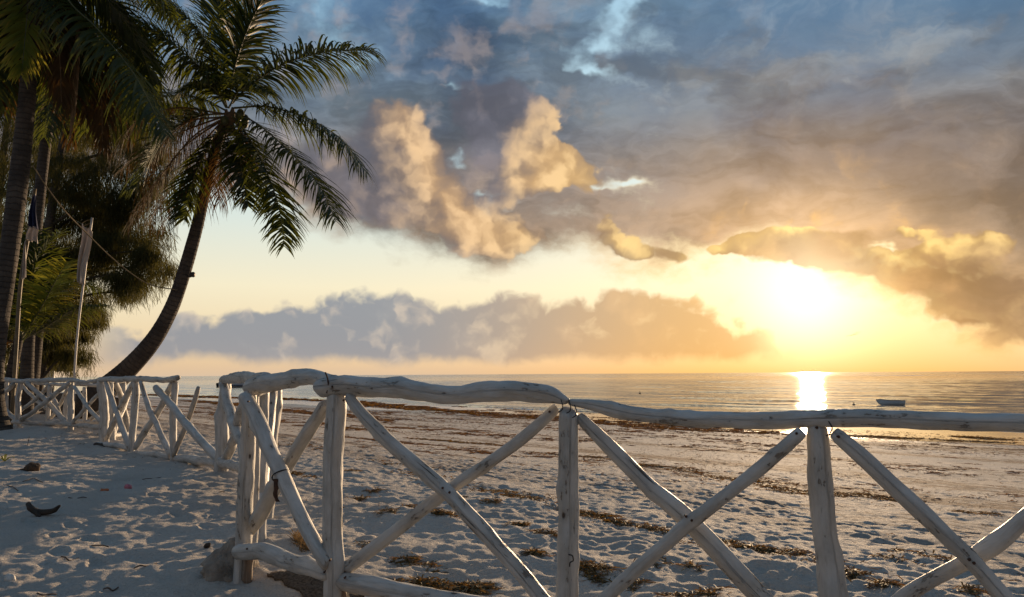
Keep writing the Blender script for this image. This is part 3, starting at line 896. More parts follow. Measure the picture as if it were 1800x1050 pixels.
    for i in range(8):
        for j in range(4):
            a = i * 4 + j; b = i * 4 + (j + 1) % 4
            F.append([a, b, b + 4, a + 4])
    F += [[3, 2, 1, 0], [32, 33, 34, 35]]
    mesh_obj('metal_strip', V, F, RUST, t, smooth=False)
    # iron hook in the second post
    h = on_line(1002, 985, P1, P2, 0.052)
    wire('hook', [h + Vector((-0.006, 0, 0.022)), h + Vector((0.009, -0.006, 0.018)), h + Vector((0.012, -0.006, 0.0)), h + Vector((0.0, -0.004, -0.008)), h + Vector((-0.002, -0.002, -0.024))], 0.0028, t, WIRE)
build_near_fence()

def free_pole(name, spec, r, parent, bury=None, **kw):
    """pole from (photo x, photo y, depth) corners; r in metres"""
    pts = [at(*s) for s in spec]
    rr = list(r) if hasattr(r, '__len__') else [r] * len(pts)
    if bury is not None:
        d = (pts[-1] - pts[0]).normalized()
        z = gz(pts[-1].x, pts[-1].y) - bury
        if pts[-1].z > z:
            pts.append(pts[-1] + d * ((pts[-1].z - z) / max(0.3, -d.z))); rr.append(rr[-1])
    if min(q[2] for q in spec) > 8.8:
        rr = [q * 0.84 for q in rr]
    kw.setdefault('step', 0.06); kw.setdefault('segs', 12)
    return pole(name, [list(p) for p in pts], rr, parent, **kw)

def build_middle_fence():
    b = at(456, 945, 5.05)
    t = thing('rail_fence', 'short middle stretch of white pole fence with bunched posts running away behind the corner post', 'fence', (b.x, b.y, gz(b.x, b.y)), 'white pole fences')
    free_pole('post', [(398, 672, 8.6), (392, 740, 8.6), (384, 824, 8.6)], [0.062, 0.075, 0.08], t, bury=0.15)
    free_pole('post', [(481, 677, 5.9), (477, 760, 5.9), (470, 905, 5.9)], [0.074, 0.066, 0.05], t, bury=0.2, segs=18, step=0.03)
    free_pole('post', [(459, 682, 5.05), (457, 800, 5.05), (455, 942, 5.05)], [0.05, 0.045, 0.05], t, bury=0.2, segs=18, step=0.03)
    free_pole('post', [(449, 678, 4.62), (447, 800, 4.62), (441, 960, 4.62)], [0.030, 0.03, 0.032], t, bury=0.2, segs=16, step=0.03)
    free_pole('top_rail', [(394, 670, 8.5), (412, 665, 7.8), (432, 664, 7.0), (470, 668, 5.9)], [0.05, 0.055, 0.055, 0.05], t)
    free_pole('top_rail', [(482, 674, 5.95), (462, 682, 5.0), (447, 686, 4.35)], [0.045, 0.045, 0.04], t, segs=16, step=0.03)
    free_pole('brace', [(393, 674, 8.45), (402, 710, 8.1), (412, 748, 7.6), (424, 775, 7.1), (440, 840, 6.3)], [0.05, 0.05, 0.055, 0.055, 0.05], t)
    free_pole('brace', [(432, 702, 6.9), (418, 745, 7.5), (404, 790, 8.1), (393, 816, 8.55)], [0.05, 0.052, 0.05, 0.05], t)
    free_pole('brace', [(478, 690, 5.7), (462, 830, 5.2), (452, 915, 4.9)], [0.035, 0.04, 0.04], t, segs=16)
    free_pole('bottom_rail', [(386, 812, 8.55), (420, 822, 7.4), (462, 838, 5.9)], [0.05, 0.05, 0.05], t)
build_middle_fence()

def build_far_fence():
    b = at(181, 776, 12.5)
    t = thing('rail_fence', 'far white pole fence with a missing top rail before its last leaning stick', 'fence', (b.x, b.y, gz(b.x, b.y)), 'white pole fences')
    A, Bp, Cc, Dd, E = 15.5, 14.0, 12.5, 11.2, 9.9
    for x0, y0, x1, y1, Y, r in ((13, 673, 10, 722, 16.4, 0.055), (36, 671, 33, 752, A, 0.062), (127, 673, 123, 750, Bp, 0.062), (180, 671, 183, 772, Cc, 0.085),
                                 (240, 671, 233, 790, Dd, 0.062), (308, 672, 303, 804, E, 0.052)):
        free_pole('post', [(x0, y0, Y), ((x0 + x1) / 2 - 1, (y0 + y1) / 2, Y), (x1, y1, Y)], [r * 0.95, r, r * 1.02], t, bury=0.2)
    free_pole('top_rail', [(-40, 664, 17.2), (0, 668, 16.2), (36, 670, A), (80, 669, 14.7), (127, 668, Bp), (150, 671, 13.4), (178, 667, Cc)], [0.06, 0.06, 0.06, 0.055, 0.05, 0.035, 0.04], t, knots=5)
    free_pole('top_rail', [(174, 667, Cc), (205, 666, 11.9), (245, 667, 11.0), (285, 667, 10.3), (314, 664, 9.7)], [0.05, 0.055, 0.052, 0.046, 0.046], t, knots=5)
    br = [((47, 672, 15.1), (82, 706, 14.7), (119, 745, 14.2), 0.055), ((121, 673, 13.9), (80, 708, 14.5), (37, 738, 15.3), 0.055),
          ((131, 680, 13.7), (152, 712, 13.2), (177, 741, 12.8), 0.042), ((179, 688, 12.6), (153, 714, 13.4), (127, 744, 13.8), 0.042),
          ((187, 672, 12.2), (205, 724, 11.8), (226, 786, 11.2), 0.05), ((235, 672, 11.2), (212, 720, 11.9), (187, 772, 12.4), 0.055),
          ((247, 672, 10.8), (270, 735, 10.5), (299, 800, 9.95), 0.046), ((303, 673, 10.0), (272, 732, 10.7), (238, 788, 11.0), 0.055),
          ((275, 679, 10.1), (322, 738, 9.4), (383, 808, 8.7), 0.05), ((24, 676, 15.6), (8, 690, 15.9), (-20, 712, 16.3), 0.055), ((-10, 706, 16.2), (10, 722, 15.9), (31, 741, 15.6), 0.055)]
    for p0, p1, p2, r in br:
        free_pole('brace', [p0, p1, p2], [r * 0.92, r, r], t)
    free_pole('brace', [(349, 681, 9.35), (341, 712, 9.45), (325, 755, 9.65), (306, 800, 9.85)], [0.032, 0.038, 0.040, 0.042], t, mat=WOOD_OLD)
    free_pole('bottom_rail', [(22, 742, 15.6), (70, 744, 14.9), (125, 746, 14.0), (180, 752, 13.0)], 0.055, t)
    free_pole('bottom_rail', [(170, 781, 12.3), (205, 784, 11.8), (230, 792, 11.3)], [0.055, 0.05, 0.045], t)
    free_pole('bottom_rail', [(238, 796, 11.1), (270, 800, 10.5), (302, 804, 10.0)], [0.05, 0.052, 0.05], t)
    free_pole('bottom_rail', [(309, 805, 9.85), (345, 808, 9.3), (381, 812, 8.7)], [0.052, 0.055, 0.05], t)
build_far_fence()

def build_back_fence():
    b = at(194, 772, 12.95)
    t = thing('rail_fence', 'sunlit white pole fence seen through the far fence before the leaning palm', 'fence', (b.x, b.y, gz(b.x, b.y)), 'white pole fences')
    for x0, y0, x1, y1, Y, r in ((195, 672, 198, 770, 12.95, 0.06), (215, 672, 216, 762, 14.4, 0.07), (150, 681, 149, 742, 15.6, 0.05), (118, 682, 113, 740, 16.0, 0.06), (88, 678, 83, 744, 16.4, 0.06), (29, 672, 26, 718, 19.5, 0.06)):
        free_pole('post', [(x0, y0, Y), ((x0 + x1) / 2, (y0 + y1) / 2, Y), (x1, y1, Y)], [r * 0.95, r, r], t, bury=0.2)
    free_pole('top_rail', [(192, 670, 12.8), (218, 670, 14.5)], 0.05, t)
    free_pole('top_rail', [(218, 671, 14.5), (165, 677, 15.4), (130, 676, 15.8), (86, 676, 16.5)], 0.045, t)
    free_pole('top_rail', [(86, 676, 16.5), (27, 669, 19.6)], 0.05, t)
    for p0, p1, p2, r in (((203, 673, 13.2), (216, 705, 13.9), (226, 760, 14.5), 0.06), ((228, 690, 14.2), (210, 735, 13.6), (200, 764, 13.0), 0.05),
                          ((88, 692, 16.3), (98, 710, 16.1), (112, 746, 15.9), 0.05), ((118, 686, 15.9), (104, 712, 16.1), (86, 740, 16.3), 0.045),
                          ((36, 674, 19.0), (60, 700, 17.8), (80, 718, 16.9), 0.05), ((84, 680, 16.6), (60, 704, 17.6), (30, 726, 18.9), 0.05),
                          ((200, 690, 13.6), (185, 715, 14.6), (160, 738, 15.2), 0.045)):
        free_pole('brace', [p0, p1, p2], [r * 0.92, r, r], t)
    free_pole('bottom_rail', [(190, 766, 13.0), (228, 764, 14.4)], 0.055, t)
    free_pole('bottom_rail', [(84, 742, 16.2), (150, 741, 15.6), (200, 748, 14.8)], 0.06, t)
build_back_fence()

# ------------------------------------------------------------------ palms and casuarinas
def make_leaf_material(name, c0, c1, trans, rough=0.42, tipc=None):
    m, N, b, out = material(name)
    uv = uvc(N)
    u, v, _ = N.sep(uv)                        # u: 0 at the base of the leaf, 1 at its tip; v: random per leaflet
    c = N.mix(v, c0, c1)
    if tipc is not None:
        c = N.mix(N.ss(u + (v - 0.5) * 0.5, 0.72, 1.05) * 0.8, c, tipc)
    N.put(b.inputs['Base Color'], c); b.inputs['Roughness'].default_value = rough
    b.inputs['Specular IOR Level'].default_value = 0.22
    tr = N.new('ShaderNodeBsdfTranslucent')
    N.put(tr.inputs[0], N.mix(v, tuple(k * 1.0 for k in trans), tuple(k * 0.6 for k in trans)))
    mx = N.new('ShaderNodeMixShader'); mx.inputs[0].default_value = 0.38
    N.link(b.outputs[0], mx.inputs[1]); N.link(tr.outputs[0], mx.inputs[2]); N.link(mx.outputs[0], out.inputs[0])
    return m

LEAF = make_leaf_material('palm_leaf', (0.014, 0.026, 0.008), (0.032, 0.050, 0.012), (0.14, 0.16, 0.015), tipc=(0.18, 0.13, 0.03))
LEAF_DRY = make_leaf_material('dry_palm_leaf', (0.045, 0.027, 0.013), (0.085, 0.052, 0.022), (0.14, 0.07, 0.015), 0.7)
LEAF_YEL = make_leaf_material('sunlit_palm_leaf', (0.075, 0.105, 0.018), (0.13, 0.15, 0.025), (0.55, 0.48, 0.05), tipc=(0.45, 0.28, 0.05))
NEEDLE = make_leaf_material('casuarina_needle', (0.022, 0.030, 0.010), (0.050, 0.056, 0.017), (0.17, 0.15, 0.03), 0.7)
RIB = plain('palm_midrib', (0.09, 0.085, 0.03), 0.6)
RIB_DRY = plain('dry_palm_midrib', (0.14, 0.085, 0.04), 0.7)

def make_trunk_material():
    m, N, b, out = material('palm_bark')
    uv = uvc(N)
    u, v, _ = N.sep(uv)
    p = S(N, N.new('ShaderNodeTexCoord').outputs['Object'])
    ringn = N.noise(N.comb(u * 2.0, v * 1.0, 0.0), 3.0, 4, 0.6)
    ring = N.math('FRACT', v * 9.0 + (ringn - 0.5) * 1.0)
    groove = N.ss(ring, 0.0, 0.22) * N.ss(ring, 1.0, 0.9)
    fib = N.noise(N.comb(u * 24.0, v * 2.5, 0.0), 2.0, 4, 0.65)
    blot = N.noise(p, 2.6, 5, 0.6)
    c = N.mix(N.ss(blot, 0.35, 0.7), (0.036, 0.029, 0.024), (0.085, 0.068, 0.054))
    c = N.mix(N.ss(fib, 0.45, 0.75) * 0.6, c, (0.035, 0.027, 0.021))
    c = N.mix((1.0 - groove) * 0.7, c, (0.028, 0.021, 0.017))
    N.put(b.inputs['Base Color'], c); b.inputs['Roughness'].default_value = 0.9
    N.put(b.inputs['Normal'], N.bump(groove * 0.8 + fib * 0.5, 0.8, 0.03))
    return m
BARK = make_trunk_material()

def trunk_mesh(name, pts, radii, parent, mat=None, segs=22, step=0.055, ringy=0.035, rough=0.06, seed=1, per=0.11):
    P = np.hstack([np.asarray(pts, float), np.asarray(radii, float)[:, None]])
    L = np.sqrt((np.diff(P[:, :3], axis=0) ** 2).sum(1)).sum()
    n = max(8, int(L / step))
    Q = spline(P, n); C, R = Q[:, :3], Q[:, 3]
    t = np.linspace(0, L, n)
    T, N1, N2 = frames(C)
    th = np.linspace(0, 2 * np.pi, segs, endpoint=False)
    TH, TT = np.meshgrid(th, t)
    saw = (TT / per + 0.35 * fbm(np.cos(TH) + seed, np.sin(TH) + TT * 0.6, 2, seed)) % 1.0
    rr = R[:, None] * (1 + ringy * (saw - 0.5) + rough * fbm(np.cos(TH) * 1.2 + TT * 0.9, np.sin(TH) * 1.2 + seed, 4, seed + 2))
    V = C[:, None, :] + rr[:, :, None] * (np.cos(TH)[:, :, None] * N1[:, None, :] + np.sin(TH)[:, :, None] * N2[:, None, :])
    idx = np.arange(n * segs).reshape(n, segs); nx = np.roll(idx, -1, 1)
    F = np.stack([idx[:-1], nx[:-1], nx[1:], idx[1:]], -1).reshape(-1, 4).tolist()
    F += [list(map(int, idx[0][::-1])), list(map(int, idx[-1]))]
    uv = np.stack([TH / 6.283, TT], -1).reshape(-1, 2)
    return mesh_obj(name, V.reshape(-1, 3), F, mat or BARK, parent, uv=uv)

def frond(pts, parent, seed, leaf=None, rib=None, pairs=80, length=0.85, droop=0.55, lift=0.25, start=0.12, width=0.068, ribr=0.028, sweep=0.55, ragged=0.24, name='frond', up=None):
    """one pinnate palm leaf: leaflets in one mesh, the midrib its own child"""
    rs = np.random.default_rng(seed)
    n = 60
    C = spline([list(p) for p in pts], n)
    T = np.gradient(C, axis=0); T /= np.linalg.norm(T, axis=1)[:, None]
    upv = np.array(up if up is not None else (0, 0, 1.0), float)
    V, F, UV = [], [], []
    down = np.array([0, 0, -1.0])
    L = np.sqrt((np.diff(C, axis=0) ** 2).sum(1)).sum()
    K = 5
    pairs = int(pairs * 1.6); length *= 1.45; droop *= 1.45; sweep *= 0.85
    for k in range(pairs):
        for side in (-1, 1):
            if rs.random() < ragged * 0.6: continue
            u = start + (1 - start) * (k + rs.uniform(-0.3, 0.3)) / (pairs - 1)
            u = min(max(u, 0.0), 1.0)
            f = u * (n - 1); i = min(int(f), n - 2); q = f - i
            c = C[i] * (1 - q) + C[i + 1] * q; t = T[i]
            lat = np.cross(t, upv); ln = np.linalg.norm(lat)
            lat = lat / ln if ln > 0.15 else np.array([1.0, 0, 0])
            nrm = np.cross(lat, t)
            v = (u - start) / (1 - start)
            ll = length * (0.35 + 0.65 * math.sin(math.pi * min(1, 0.12 + 0.80 * v)) ** 0.8) * (1 - 0.35 * v ** 4) * rs.uniform(1 - ragged, 1 + ragged * 0.6)
            sw = sweep * (0.6 + 0.9 * v) + rs.normal(0, 0.11)
            d = lat * side * math.cos(sw) + t * math.sin(sw) + nrm * (lift + rs.normal(0, 0.13))
            d /= np.linalg.norm(d)
            w = width * rs.uniform(0.8, 1.15) * (0.75 + 0.25 * math.sin(math.pi * v))
            p = c.copy(); b0 = len(V); rv = rs.random()
            seg = ll / K
            dr = droop * rs.uniform(0.65, 1.45)
            wdir = t * 0.75 - d * t.dot(d) * 0.75
            wdir /= max(np.linalg.norm(wdir), 1e-6)
            for j in range(K + 1):
                x = j / K
                ww = w * (0.55 + 0.9 * x - 1.45 * x * x) if j < K else 0.0015
                V.append(p - wdir * ww * 0.5); V.append(p + wdir * ww * 0.5)
                UV.append((x, rv)); UV.append((x, rv))
                d = d + down * dr * (0.25 + 1.1 * x) / K * 1.6
                d /= np.linalg.norm(d)
                p = p + d * seg
            for j in range(K):
                a = b0 + 2 * j
                F.append((a, a + 1, a + 3, a + 2))
    o = mesh_obj(name, np.array(V), np.array(F), leaf or LEAF, parent, uv=np.array(UV))
    # midrib, flattened at its foot
    rr = ribr * (1 - np.linspace(0, 1, n) ** 0.8 * 0.86)
    T2, N1, N2 = frames(C)
    th = np.linspace(0, 2 * np.pi, 6, endpoint=False)
    RV = C[:, None, :] + rr[:, None, None] * (np.cos(th)[None, :, None] * N1[:, None, :] + np.sin(th)[None, :, None] * N2[:, None, :])
    idx = np.arange(n * 6).reshape(n, 6); nx = np.roll(idx, -1, 1)
    RF = np.stack([idx[:-1], nx[:-1], nx[1:], idx[1:]], -1).reshape(-1, 4)
    mesh_obj('midrib', RV.reshape(-1, 3), RF, rib or RIB, o)
    return o

def fr(parent, seed, pix, Y0, Y1, **kw):
    """a leaf from photo positions; depth runs from Y0 at its foot to Y1 at its tip"""
    n = len(pix)
    pts = [at(px, py, Y0 + (Y1 - Y0) * i / (n - 1)) for i, (px, py) in enumerate(pix)]
    return frond(pts, parent, seed, **kw)

def build_leaning_palm():
    Y = 18.0
    base = at(95, 742, 18.4)
    t = thing('palm_tree', 'tall coconut palm leaning in a long curve from behind the white fence', 'palm tree', (base.x, base.y, gz(base.x, base.y)), 'coconut palms')
    tp = [(62, 752, 18.9), (105, 737, 18.6), (165, 700, 18.3), (222, 652, 18.1), (268, 600, 18), (302, 540, 18), (326, 470, 18), (346, 400, 18), (365, 320, 18), (383, 250, 18), (397, 208, 18)]
    trunk_mesh('trunk', [list(at(*p)) for p in tp], [0.30, 0.36, 0.32, 0.24, 0.195, 0.17, 0.155, 0.142, 0.13, 0.12, 0.11], t, segs=28, seed=4)
    # heart of the crown: leaf sheaths and fibre, coconuts
    c = at(404, 196, 18)
    for i, (dx, dz, r) in enumerate(((0, -0.12, 0.12), (0.05, 0.0, 0.08), (-0.06, -0.05, 0.08))):
        pts = [(c.x + dx, c.y, c.z + dz - 0.45), (c.x + dx * 1.2, c.y, c.z + dz - 0.15), (c.x + dx * 1.5, c.y, c.z + dz + 0.10)]
        trunk_mesh('leaf_sheath', pts, [r * 0.7, r, r * 0.4], t, mat=RIB_DRY, segs=12, step=0.05, ringy=0.1, seed=20 + i)
    rs = np.random.default_rng(12)
    for i in range(7):
        a = rs.uniform(0, 6.28)
        q = c + Vector((0.28 * math.cos(a) + 0.12, 0.24 * math.sin(a) - 0.05, -0.22 + rs.uniform(-0.14, 0.12)))
        me = []
        U = np.linspace(0, np.pi, 9); W = np.linspace(0, 2 * np.pi, 12, endpoint=False)
        for uu in U:
            for w in W:
                k = 1 + 0.06 * math.cos(3 * w)
                me.append((q.x + 0.095 * k * math.sin(uu) * math.cos(w), q.y + 0.095 * k * math.sin(uu) * math.sin(w), q.z + 0.125 * math.cos(uu)))
        idx = np.arange(9 * 12).reshape(9, 12); nx = np.roll(idx, -1, 1)
        mesh_obj('coconut', me, np.stack([idx[:-1], idx[1:], nx[1:], nx[:-1]], -1).reshape(-1, 4), COCO, t)
    # living leaves
    fr(t, 1, [(408, 182), (440, 150), (500, 112), (570, 92), (655, 88)], 18, 17.2, length=0.95, droop=0.75, lift=0.1, pairs=88)
    fr(t, 2, [(412, 190), (470, 188), (540, 208), (600, 246), (645, 305)], 18, 17.4, length=1.0, droop=0.8, lift=0.05, pairs=90)
    fr(t, 3, [(412, 198), (455, 220), (510, 268), (560, 325), (590, 388)], 18, 17.0, length=0.95, droop=0.6, lift=0.1, pairs=88)
    fr(t, 4, [(410, 205), (436, 240), (468, 300), (490, 365), (499, 432)], 17.9, 16.8, length=0.75, droop=0.5, lift=0.1, pairs=86)
    fr(t, 5, [(408, 210), (418, 250), (425, 300), (436, 362)], 18, 17.6, length=0.75, droop=0.4, lift=0.2, pairs=70)
    fr(t, 6, [(402, 178), (412, 120), (436, 50), (470, -18)], 18, 17.4, length=0.9, droop=0.35, lift=0.15, pairs=84, sweep=0.75)
    fr(t, 7, [(400, 176), (394, 110), (384, 40), (384, -40)], 18, 18.6, length=0.85, droop=0.35, lift=0.15, pairs=84, sweep=0.8)
    fr(t, 8, [(398, 190), (365, 135), (310, 82), (255, 44), (196, 30)], 17.9, 16.6, length=1.0, droop=0.9, lift=0.0, pairs=92)
    fr(t, 9, [(398, 186), (384, 130), (356, 66), (316, 20), (262, -4)], 17.9, 17.2, length=0.9, droop=0.8, lift=0.0, pairs=84)
    fr(t, 15, [(402, 190), (420, 160), (446, 150), (478, 166)], 17.8, 16.6, length=0.6, droop=0.8, pairs=60)
    fr(t, 16, [(400, 190), (378, 158), (352, 146), (322, 160)], 17.8, 16.8, length=0.6, droop=0.8, pairs=60)
    fr(t, 10, [(396, 194), (350, 172), (290, 170), (235, 190), (190, 230)], 18.1, 18.8, length=0.9, droop=0.75, lift=0.0, pairs=84)
    fr(t, 11, [(396, 200), (350, 205), (300, 232), (262, 280), (240, 330)], 18, 17.3, length=0.85, droop=0.6, pairs=84)
    fr(t, 12, [(394, 212), (366, 260), (342, 310), (324, 386)], 17.9, 17.2, length=0.7, droop=0.3, lift=0.25, pairs=74)
    # dead leaves hanging under the crown
    for i, (pix, Y1) in enumerate((([(394, 208), (340, 240), (290, 300), (232, 372)], 17.2), ([(392, 212), (340, 270), (300, 330), (262, 395)], 18.3), ([(396, 214), (368, 270), (352, 330), (340, 372)], 18.6),
                                   ([(390, 206), (320, 232), (262, 262), (212, 300)], 18.5), ([(392, 206), (330, 215), (280, 262), (250, 335)], 17.0), ([(392, 210), (320, 262), (270, 330), (226, 400)], 17.6), ([(396, 214), (350, 280), (310, 345), (292, 400)], 17.3), ([(390, 200), (310, 190), (240, 215), (196, 270)], 17.2), ([(402, 218), (392, 260), (386, 320), (384, 356)], 17.7), ([(412, 212), (424, 236), (430, 262), (434, 296)], 18.2))):
        fr(t, 40 + i, pix, 17.9, Y1, leaf=LEAF_DRY, rib=RIB_DRY, length=0.7, droop=1.0, lift=-0.1, pairs=52, ragged=0.45, sweep=0.8, width=0.03)
    # lamp fixed to the trunk
    l = at(338, 483, 17.9)
    wire('lamp_arm', [at(327, 484, 17.95), at(334, 487, 17.9), at(338, 484, 17.88)], 0.02, t, WIRE, n=8)
    V = []; F = []
    for j, (r, dy) in enumerate(((0.02, -0.07), (0.06, -0.05), (0.07, 0.03), (0.05, 0.06))):
        for k in range(10):
            a = k / 10 * 6.283
            V.append((l.x + dy, l.y + r * math.cos(a), l.z + r * math.sin(a)))
    for j in range(3):
        for k in range(10):
            F.append((j * 10 + k, j * 10 + (k + 1) % 10, (j + 1) * 10 + (k + 1) % 10, (j + 1) * 10 + k))
    F += [tuple(range(9, -1, -1)), tuple(range(30, 40))]
    mesh_obj('lamp_head', V, F, WIRE, t)
COCO = plain('coconut_husk', (0.06, 0.065, 0.02), 0.6, 0.4)
build_leaning_palm()

def build_left_palm():
    base = at(4, 757, 14.6)
    t = thing('palm_tree', 'straight coconut palm at the left edge whose trunk stands in front of the fence', 'palm tree', (base.x, base.y, gz(base.x, base.y)), 'coconut palms')
    tp = [(-2, 764, 14.6), (-6, 740, 14.6), (-10, 690, 14.6), (-5, 600, 14.6), (8, 500, 14.6), (26, 370, 14.6), (38, 270, 14.6), (46, 190, 14.6), (53, 100, 14.6), (64, -40, 14.6), (70, -110, 14.6)]
    trunk_mesh('trunk', [list(at(*p)) for p in tp], [0.26, 0.20, 0.165, 0.16, 0.165, 0.17, 0.165, 0.155, 0.145, 0.135, 0.13], t, segs=28, seed=9)
    Y = 14.6
    rs = np.random.default_rng(5)
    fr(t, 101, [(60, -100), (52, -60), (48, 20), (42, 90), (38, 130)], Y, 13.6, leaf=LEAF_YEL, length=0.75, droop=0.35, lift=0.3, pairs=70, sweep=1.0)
    fr(t, 102, [(75, -90), (120, 0), (170, 50), (235, 130), (292, 238)], Y, 13.6, length=1.0, droop=0.85, lift=-0.1, pairs=96, leaf=LEAF)
    fr(t, 103, [(75, -100), (130, -60), (190, 0), (240, 70), (270, 150)], Y, 16.2, length=0.95, droop=0.8, lift=0.0, pairs=90)
    fr(t, 104, [(60, -90), (30, -40), (0, 40), (-20, 120), (-30, 200)], Y, 14.4, length=0.9, droop=0.7, pairs=90)
    fr(t, 105, [(62, -90), (20, -60), (-30, -20), (-90, 60)], Y, 13.4, length=0.9, droop=0.7, pairs=90)
    fr(t, 106, [(72, -90), (92, -20), (110, 70), (120, 170)], Y, 15.4, length=0.85, droop=0.6, pairs=90)
    fr(t, 107, [(72, -100), (130, -90), (200, -60), (270, -10), (330, 70)], Y, 15.2, length=0.95, droop=0.85, pairs=92)
    fr(t, 108, [(66, -95), (70, -20), (80, 60), (84, 150)], Y, 16.0, length=0.85, droop=0.6, pairs=84)
    fr(t, 109, [(66, -95), (20, 0), (5, 90), (-4, 180)], Y, 16.0, length=0.8, droop=0.6, pairs=84)
    fr(t, 110, [(72, -95), (150, -30), (205, 40), (228, 140), (236, 200)], Y, 17.2, length=0.9, droop=0.8, pairs=84)
    fr(t, 111, [(70, -105), (40, -180), (-10, -220), (-80, -230)], Y, 14.6, length=0.9, droop=0.6, pairs=80)
    fr(t, 112, [(72, -105), (110, -190), (180, -230), (260, -220)], Y, 14.6, length=0.9, droop=0.6, pairs=80)
    for i, pix in enumerate(([(68, -80), (90, -10), (104, 90), (108, 180)], [(64, -80), (40, 0), (20, 100), (14, 190)], [(70, -80), (126, 10), (146, 110), (150, 200)], [(70, -80), (150, 40), (176, 150), (180, 250)])):
        fr(t, 120 + i, pix, Y, Y + (-0.4, 0.8, 1.4, 1.8)[i], leaf=LEAF_DRY, rib=RIB_DRY, length=0.7, droop=1.0, lift=-0.1, pairs=60, ragged=0.4, sweep=0.9)
    # bare flower stalk hanging straight down
    trunk_mesh('spathe', [list(at(137, 20, 14.9)), list(at(136, 90, 14.9)), list(at(130, 180, 14.9)), list(at(124, 240, 14.9))], [0.04, 0.055, 0.05, 0.02], t, mat=RIB_DRY, segs=10)
build_left_palm()

def build_young_palm(name_px, label, Y, tr, leaves, seed):
    base = at(*name_px, Y)
    t = thing('palm_tree', label, 'palm tree', (base.x, base.y, gz(base.x, base.y)), 'coconut palms')
    pts = [list(at(x, y, Y)) for x, y in tr]
    pts[0][2] = gz(pts[0][0], pts[0][1]) - 0.05
    trunk_mesh('trunk', pts, [0.17, 0.13, 0.11, 0.10][:len(pts)], t, segs=16, seed=seed)
    for i, (pix, Y1, kw) in enumerate(leaves):
        fr(t, seed * 10 + i, pix, Y, Y1, **kw)
build_young_palm((20, 700), 'young coconut palm with upright arching leaves among the trees beside the white flagpole', 19.0,
    [(14, 700), (22, 650), (30, 610), (34, 590)],
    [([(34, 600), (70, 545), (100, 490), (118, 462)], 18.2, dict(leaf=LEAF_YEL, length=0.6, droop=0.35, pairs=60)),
     ([(34, 600), (80, 575), (130, 545), (192, 537)], 18.6, dict(length=0.6, droop=0.75, pairs=64)),
     ([(34, 600), (55, 530), (60, 470), (62, 410)], 19.4, dict(length=0.7, droop=0.3, pairs=64)),
     ([(34, 600), (44, 520), (80, 440), (104, 410)], 19.8, dict(length=0.7, droop=0.4, pairs=64)),
     ([(34, 600), (20, 540), (-6, 490), (-40, 470)], 19.0, dict(length=0.7, droop=0.6, pairs=60)),
     ([(34, 600), (90, 530), (140, 500), (170, 510)], 20.0, dict(length=0.6, droop=0.7, pairs=60)),
     ([(34, 604), (10, 600), (-20, 610), (-40, 650)], 18.6, dict(leaf=LEAF_DRY, rib=RIB_DRY, length=0.5, droop=0.9, pairs=50))], 21)

